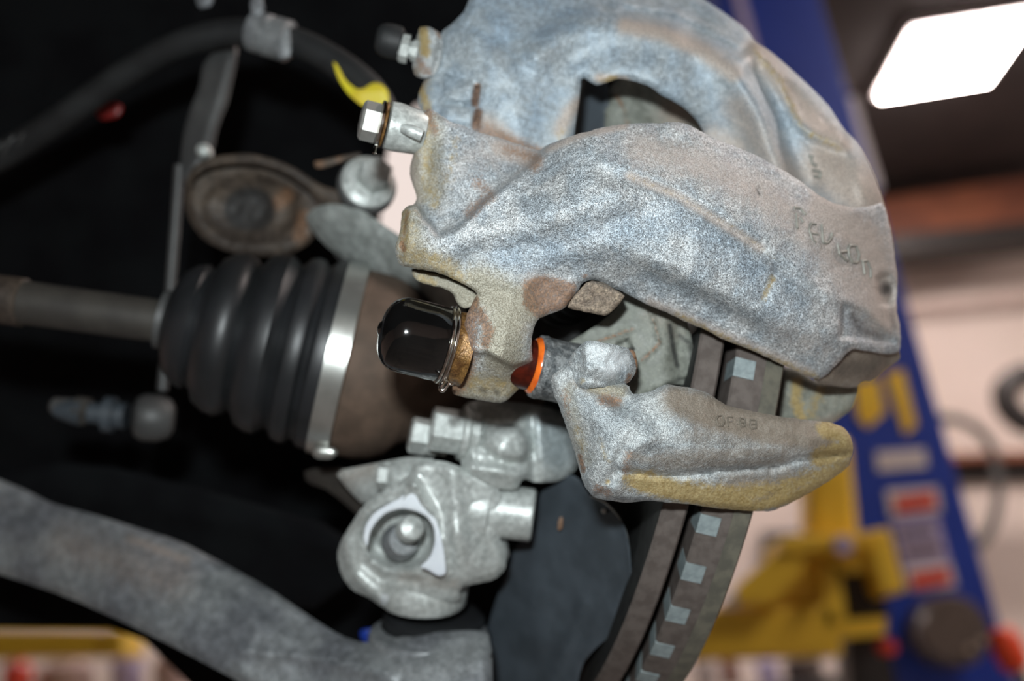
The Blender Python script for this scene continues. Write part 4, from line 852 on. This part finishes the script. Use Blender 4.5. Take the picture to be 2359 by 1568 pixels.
brk_o = [(1268, 868), (1290, 850), (1312, 838), (1345, 850), (1370, 865), (1400, 880), (1449, 884), (1455, 908), (1477, 907), (1510, 896), (1535, 884), (1560, 888), (1593, 893), (1629, 904), (1650, 918), (1672, 933), (1733, 947), (1791, 958), (1877, 969), (1913, 972), (1942, 983), (1957, 997), (1967, 1026), (1964, 1048), (1953, 1077), (1903, 1113), (1834, 1152), (1780, 1178), (1733, 1177), (1636, 1169), (1596, 1161), (1542, 1158), (1499, 1152), (1445, 1158), (1402, 1152), (1370, 1147), (1358, 1135), (1344, 1116), (1333, 1073), (1323, 1037), (1301, 972), (1286, 929), (1276, 910)]
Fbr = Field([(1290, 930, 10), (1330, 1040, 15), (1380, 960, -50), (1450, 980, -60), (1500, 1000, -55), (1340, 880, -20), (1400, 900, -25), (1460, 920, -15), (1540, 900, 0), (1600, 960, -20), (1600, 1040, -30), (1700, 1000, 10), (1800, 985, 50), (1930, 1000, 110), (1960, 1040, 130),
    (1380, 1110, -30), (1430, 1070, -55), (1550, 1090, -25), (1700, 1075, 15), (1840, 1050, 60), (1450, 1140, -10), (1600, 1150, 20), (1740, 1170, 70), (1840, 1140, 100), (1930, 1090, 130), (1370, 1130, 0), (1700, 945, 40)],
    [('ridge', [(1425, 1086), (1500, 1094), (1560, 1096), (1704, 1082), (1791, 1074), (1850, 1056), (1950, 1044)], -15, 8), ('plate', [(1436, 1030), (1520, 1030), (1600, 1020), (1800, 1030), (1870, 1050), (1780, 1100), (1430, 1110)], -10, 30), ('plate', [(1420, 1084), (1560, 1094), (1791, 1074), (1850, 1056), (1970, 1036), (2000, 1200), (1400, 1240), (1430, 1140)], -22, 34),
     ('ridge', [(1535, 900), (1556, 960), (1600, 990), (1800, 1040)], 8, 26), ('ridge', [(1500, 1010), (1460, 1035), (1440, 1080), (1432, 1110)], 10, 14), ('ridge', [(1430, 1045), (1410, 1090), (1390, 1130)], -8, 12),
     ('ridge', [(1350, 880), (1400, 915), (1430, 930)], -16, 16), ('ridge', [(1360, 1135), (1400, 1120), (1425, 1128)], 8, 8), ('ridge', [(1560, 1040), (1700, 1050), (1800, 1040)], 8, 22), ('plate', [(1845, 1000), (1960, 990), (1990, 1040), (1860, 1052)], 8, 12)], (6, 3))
brcast = relief('casting', brk_o, Fbr, 60, M_bracket, br, step=6, rnd=16, rag=1.5, stains_shade=[
    ('rust', [(1300, 900), (1310, 960)], 14, .45), ('rust', [(1390, 920), (1420, 925)], 18, .68), ('rust', [(1336, 1050), (1344, 1085)], 6, 1.0), ('beige', [(1310, 900), (1330, 1000), (1350, 1060)], 26, .55), ('beige', [(1370, 890), (1430, 900)], 22, .8), ('yellow', [(1340, 870), (1400, 900)], 20, .4), ('dirt', [(1330, 880), (1420, 920)], 24, .6),
    ('dirt', [(1560, 920), (1640, 960), (1760, 990), (1900, 1010)], 46, .98), ('dirt', [(1600, 1000), (1800, 1020)], 40, .55), ('yellow', [(1905, 985), (1950, 1000), (1955, 1035), (1890, 1055)], 28, 1.0), ('yellow', [(1500, 1125), (1620, 1140), (1740, 1155), (1820, 1130)], 26, .62), ('dark', [(1700, 1081), (1790, 1074), (1845, 1060), (1950, 1046)], 8, .5), ('yellow', [(1480, 1110), (1600, 1140), (1720, 1160)], 30, .95), ('yellow', [(1440, 1100), (1500, 1090)], 12, .7), ('yellow', [(1850, 1110), (1920, 1080)], 22, .72), ('dirt', [(1700, 1130), (1850, 1130)], 60, .8), ('yellow', [(1700, 1140), (1800, 1150)], 40, .55),  # dark line paints shade into the crease below the mid band
    ('dirt', [(1450, 1050), (1560, 1070), (1800, 1060)], 16, .6), ('dark', [(1450, 1070), (1600, 1085), (1790, 1066)], 18, .32), ('rust', [(1448, 1045), (1440, 1085)], 12, .6), ('rust', [(1375, 1125), (1400, 1135)], 14, .7), ('yellow', [(1400, 1110)], 10, .7), ('dark', [(1400, 1145), (1460, 1150), (1500, 1150)], 10, .45),  # dark and dirt on the mid band paint the shade of its tilt
    ('dirt', [(1520, 1060), (1650, 1050), (1800, 1040)], 34, .62), ('dark', [(1460, 1062), (1600, 1072), (1760, 1058)], 30, .30), ('yellow', [(1460, 1106), (1560, 1125), (1700, 1140), (1800, 1130), (1900, 1090), (1950, 1065)], 34, .70), ('yellow', [(1470, 1118), (1600, 1150), (1730, 1168), (1830, 1145), (1940, 1080)], 16, .9), ('dirt', [(1600, 930), (1780, 975), (1900, 1000)], 40, 1.0), ('pale', [(1480, 960), (1440, 1000)], 26, .28), ('yellow', [(1380, 1010), (1400, 1060)], 16, .42), ('yellow', [(1330, 980), (1345, 1040)], 14, .4)])  # further dark and dirt tone painting the mid band's shade
FB = NoRough(Fbr.ctrl, Fbr.feats)
for L in ([[(1655, 957), (1650, 966), (1654, 980), (1664, 982), (1669, 970), (1664, 957), (1655, 957)]], [[(1678, 982), (1676, 960), (1688, 961)], [(1677, 971), (1686, 971)]], [[(1706, 962), (1704, 972), (1708, 984), (1716, 982), (1716, 964), (1706, 962)], [(1705, 973), (1716, 973)]], [[(1729, 966), (1728, 976), (1732, 988), (1742, 986), (1742, 968), (1729, 966)], [(1729, 977), (1742, 977)]]):
    strokes('raised_letter', L, 1, 1.8, FB, LM2, brcast)

# ---- silver banjo bolt and hose fitting
bz = root('banjo_bolt', c2w(pt(880, 290, 150))[0], 'shiny silver banjo bolt with washer and grey hose fitting at the caliper top left', 'bolt')
BX = np.array([-.95, .20, .24])
o = lathe('hex_head', pt(872, 285, 150), BX, [(0, 45), (3, 49), (38, 49), (44, 42), (46, 30)], M_steel2, bz, 6, .35, smooth=False)
lathe('washer', pt(880, 287, 150), BX, [(0, 52), (2, 58), (8, 58), (10, 52)], M_steel, bz, 48)
lathe('copper_washer', pt(886, 288, 150), BX, [(0, 56), (5, 57), (6, 54)], M_brassrust, bz, 48)
lathe('fitting', pt(972, 308, 170), BX, [(-4, 50), (0, 53), (66, 60), (86, 58), (88, 50)], M_alu, bz, 48)
tube('key_tab', C3((972, 312, 100), (945, 300, 96), (925, 296, 100)), [15, 16, 10], M_alu, bz, 12)
tube('drip_wire', C3((866, 336, 110), (864, 346, 105), (862, 354, 102)), [4, 3, 5], M_steel, bz, 8)
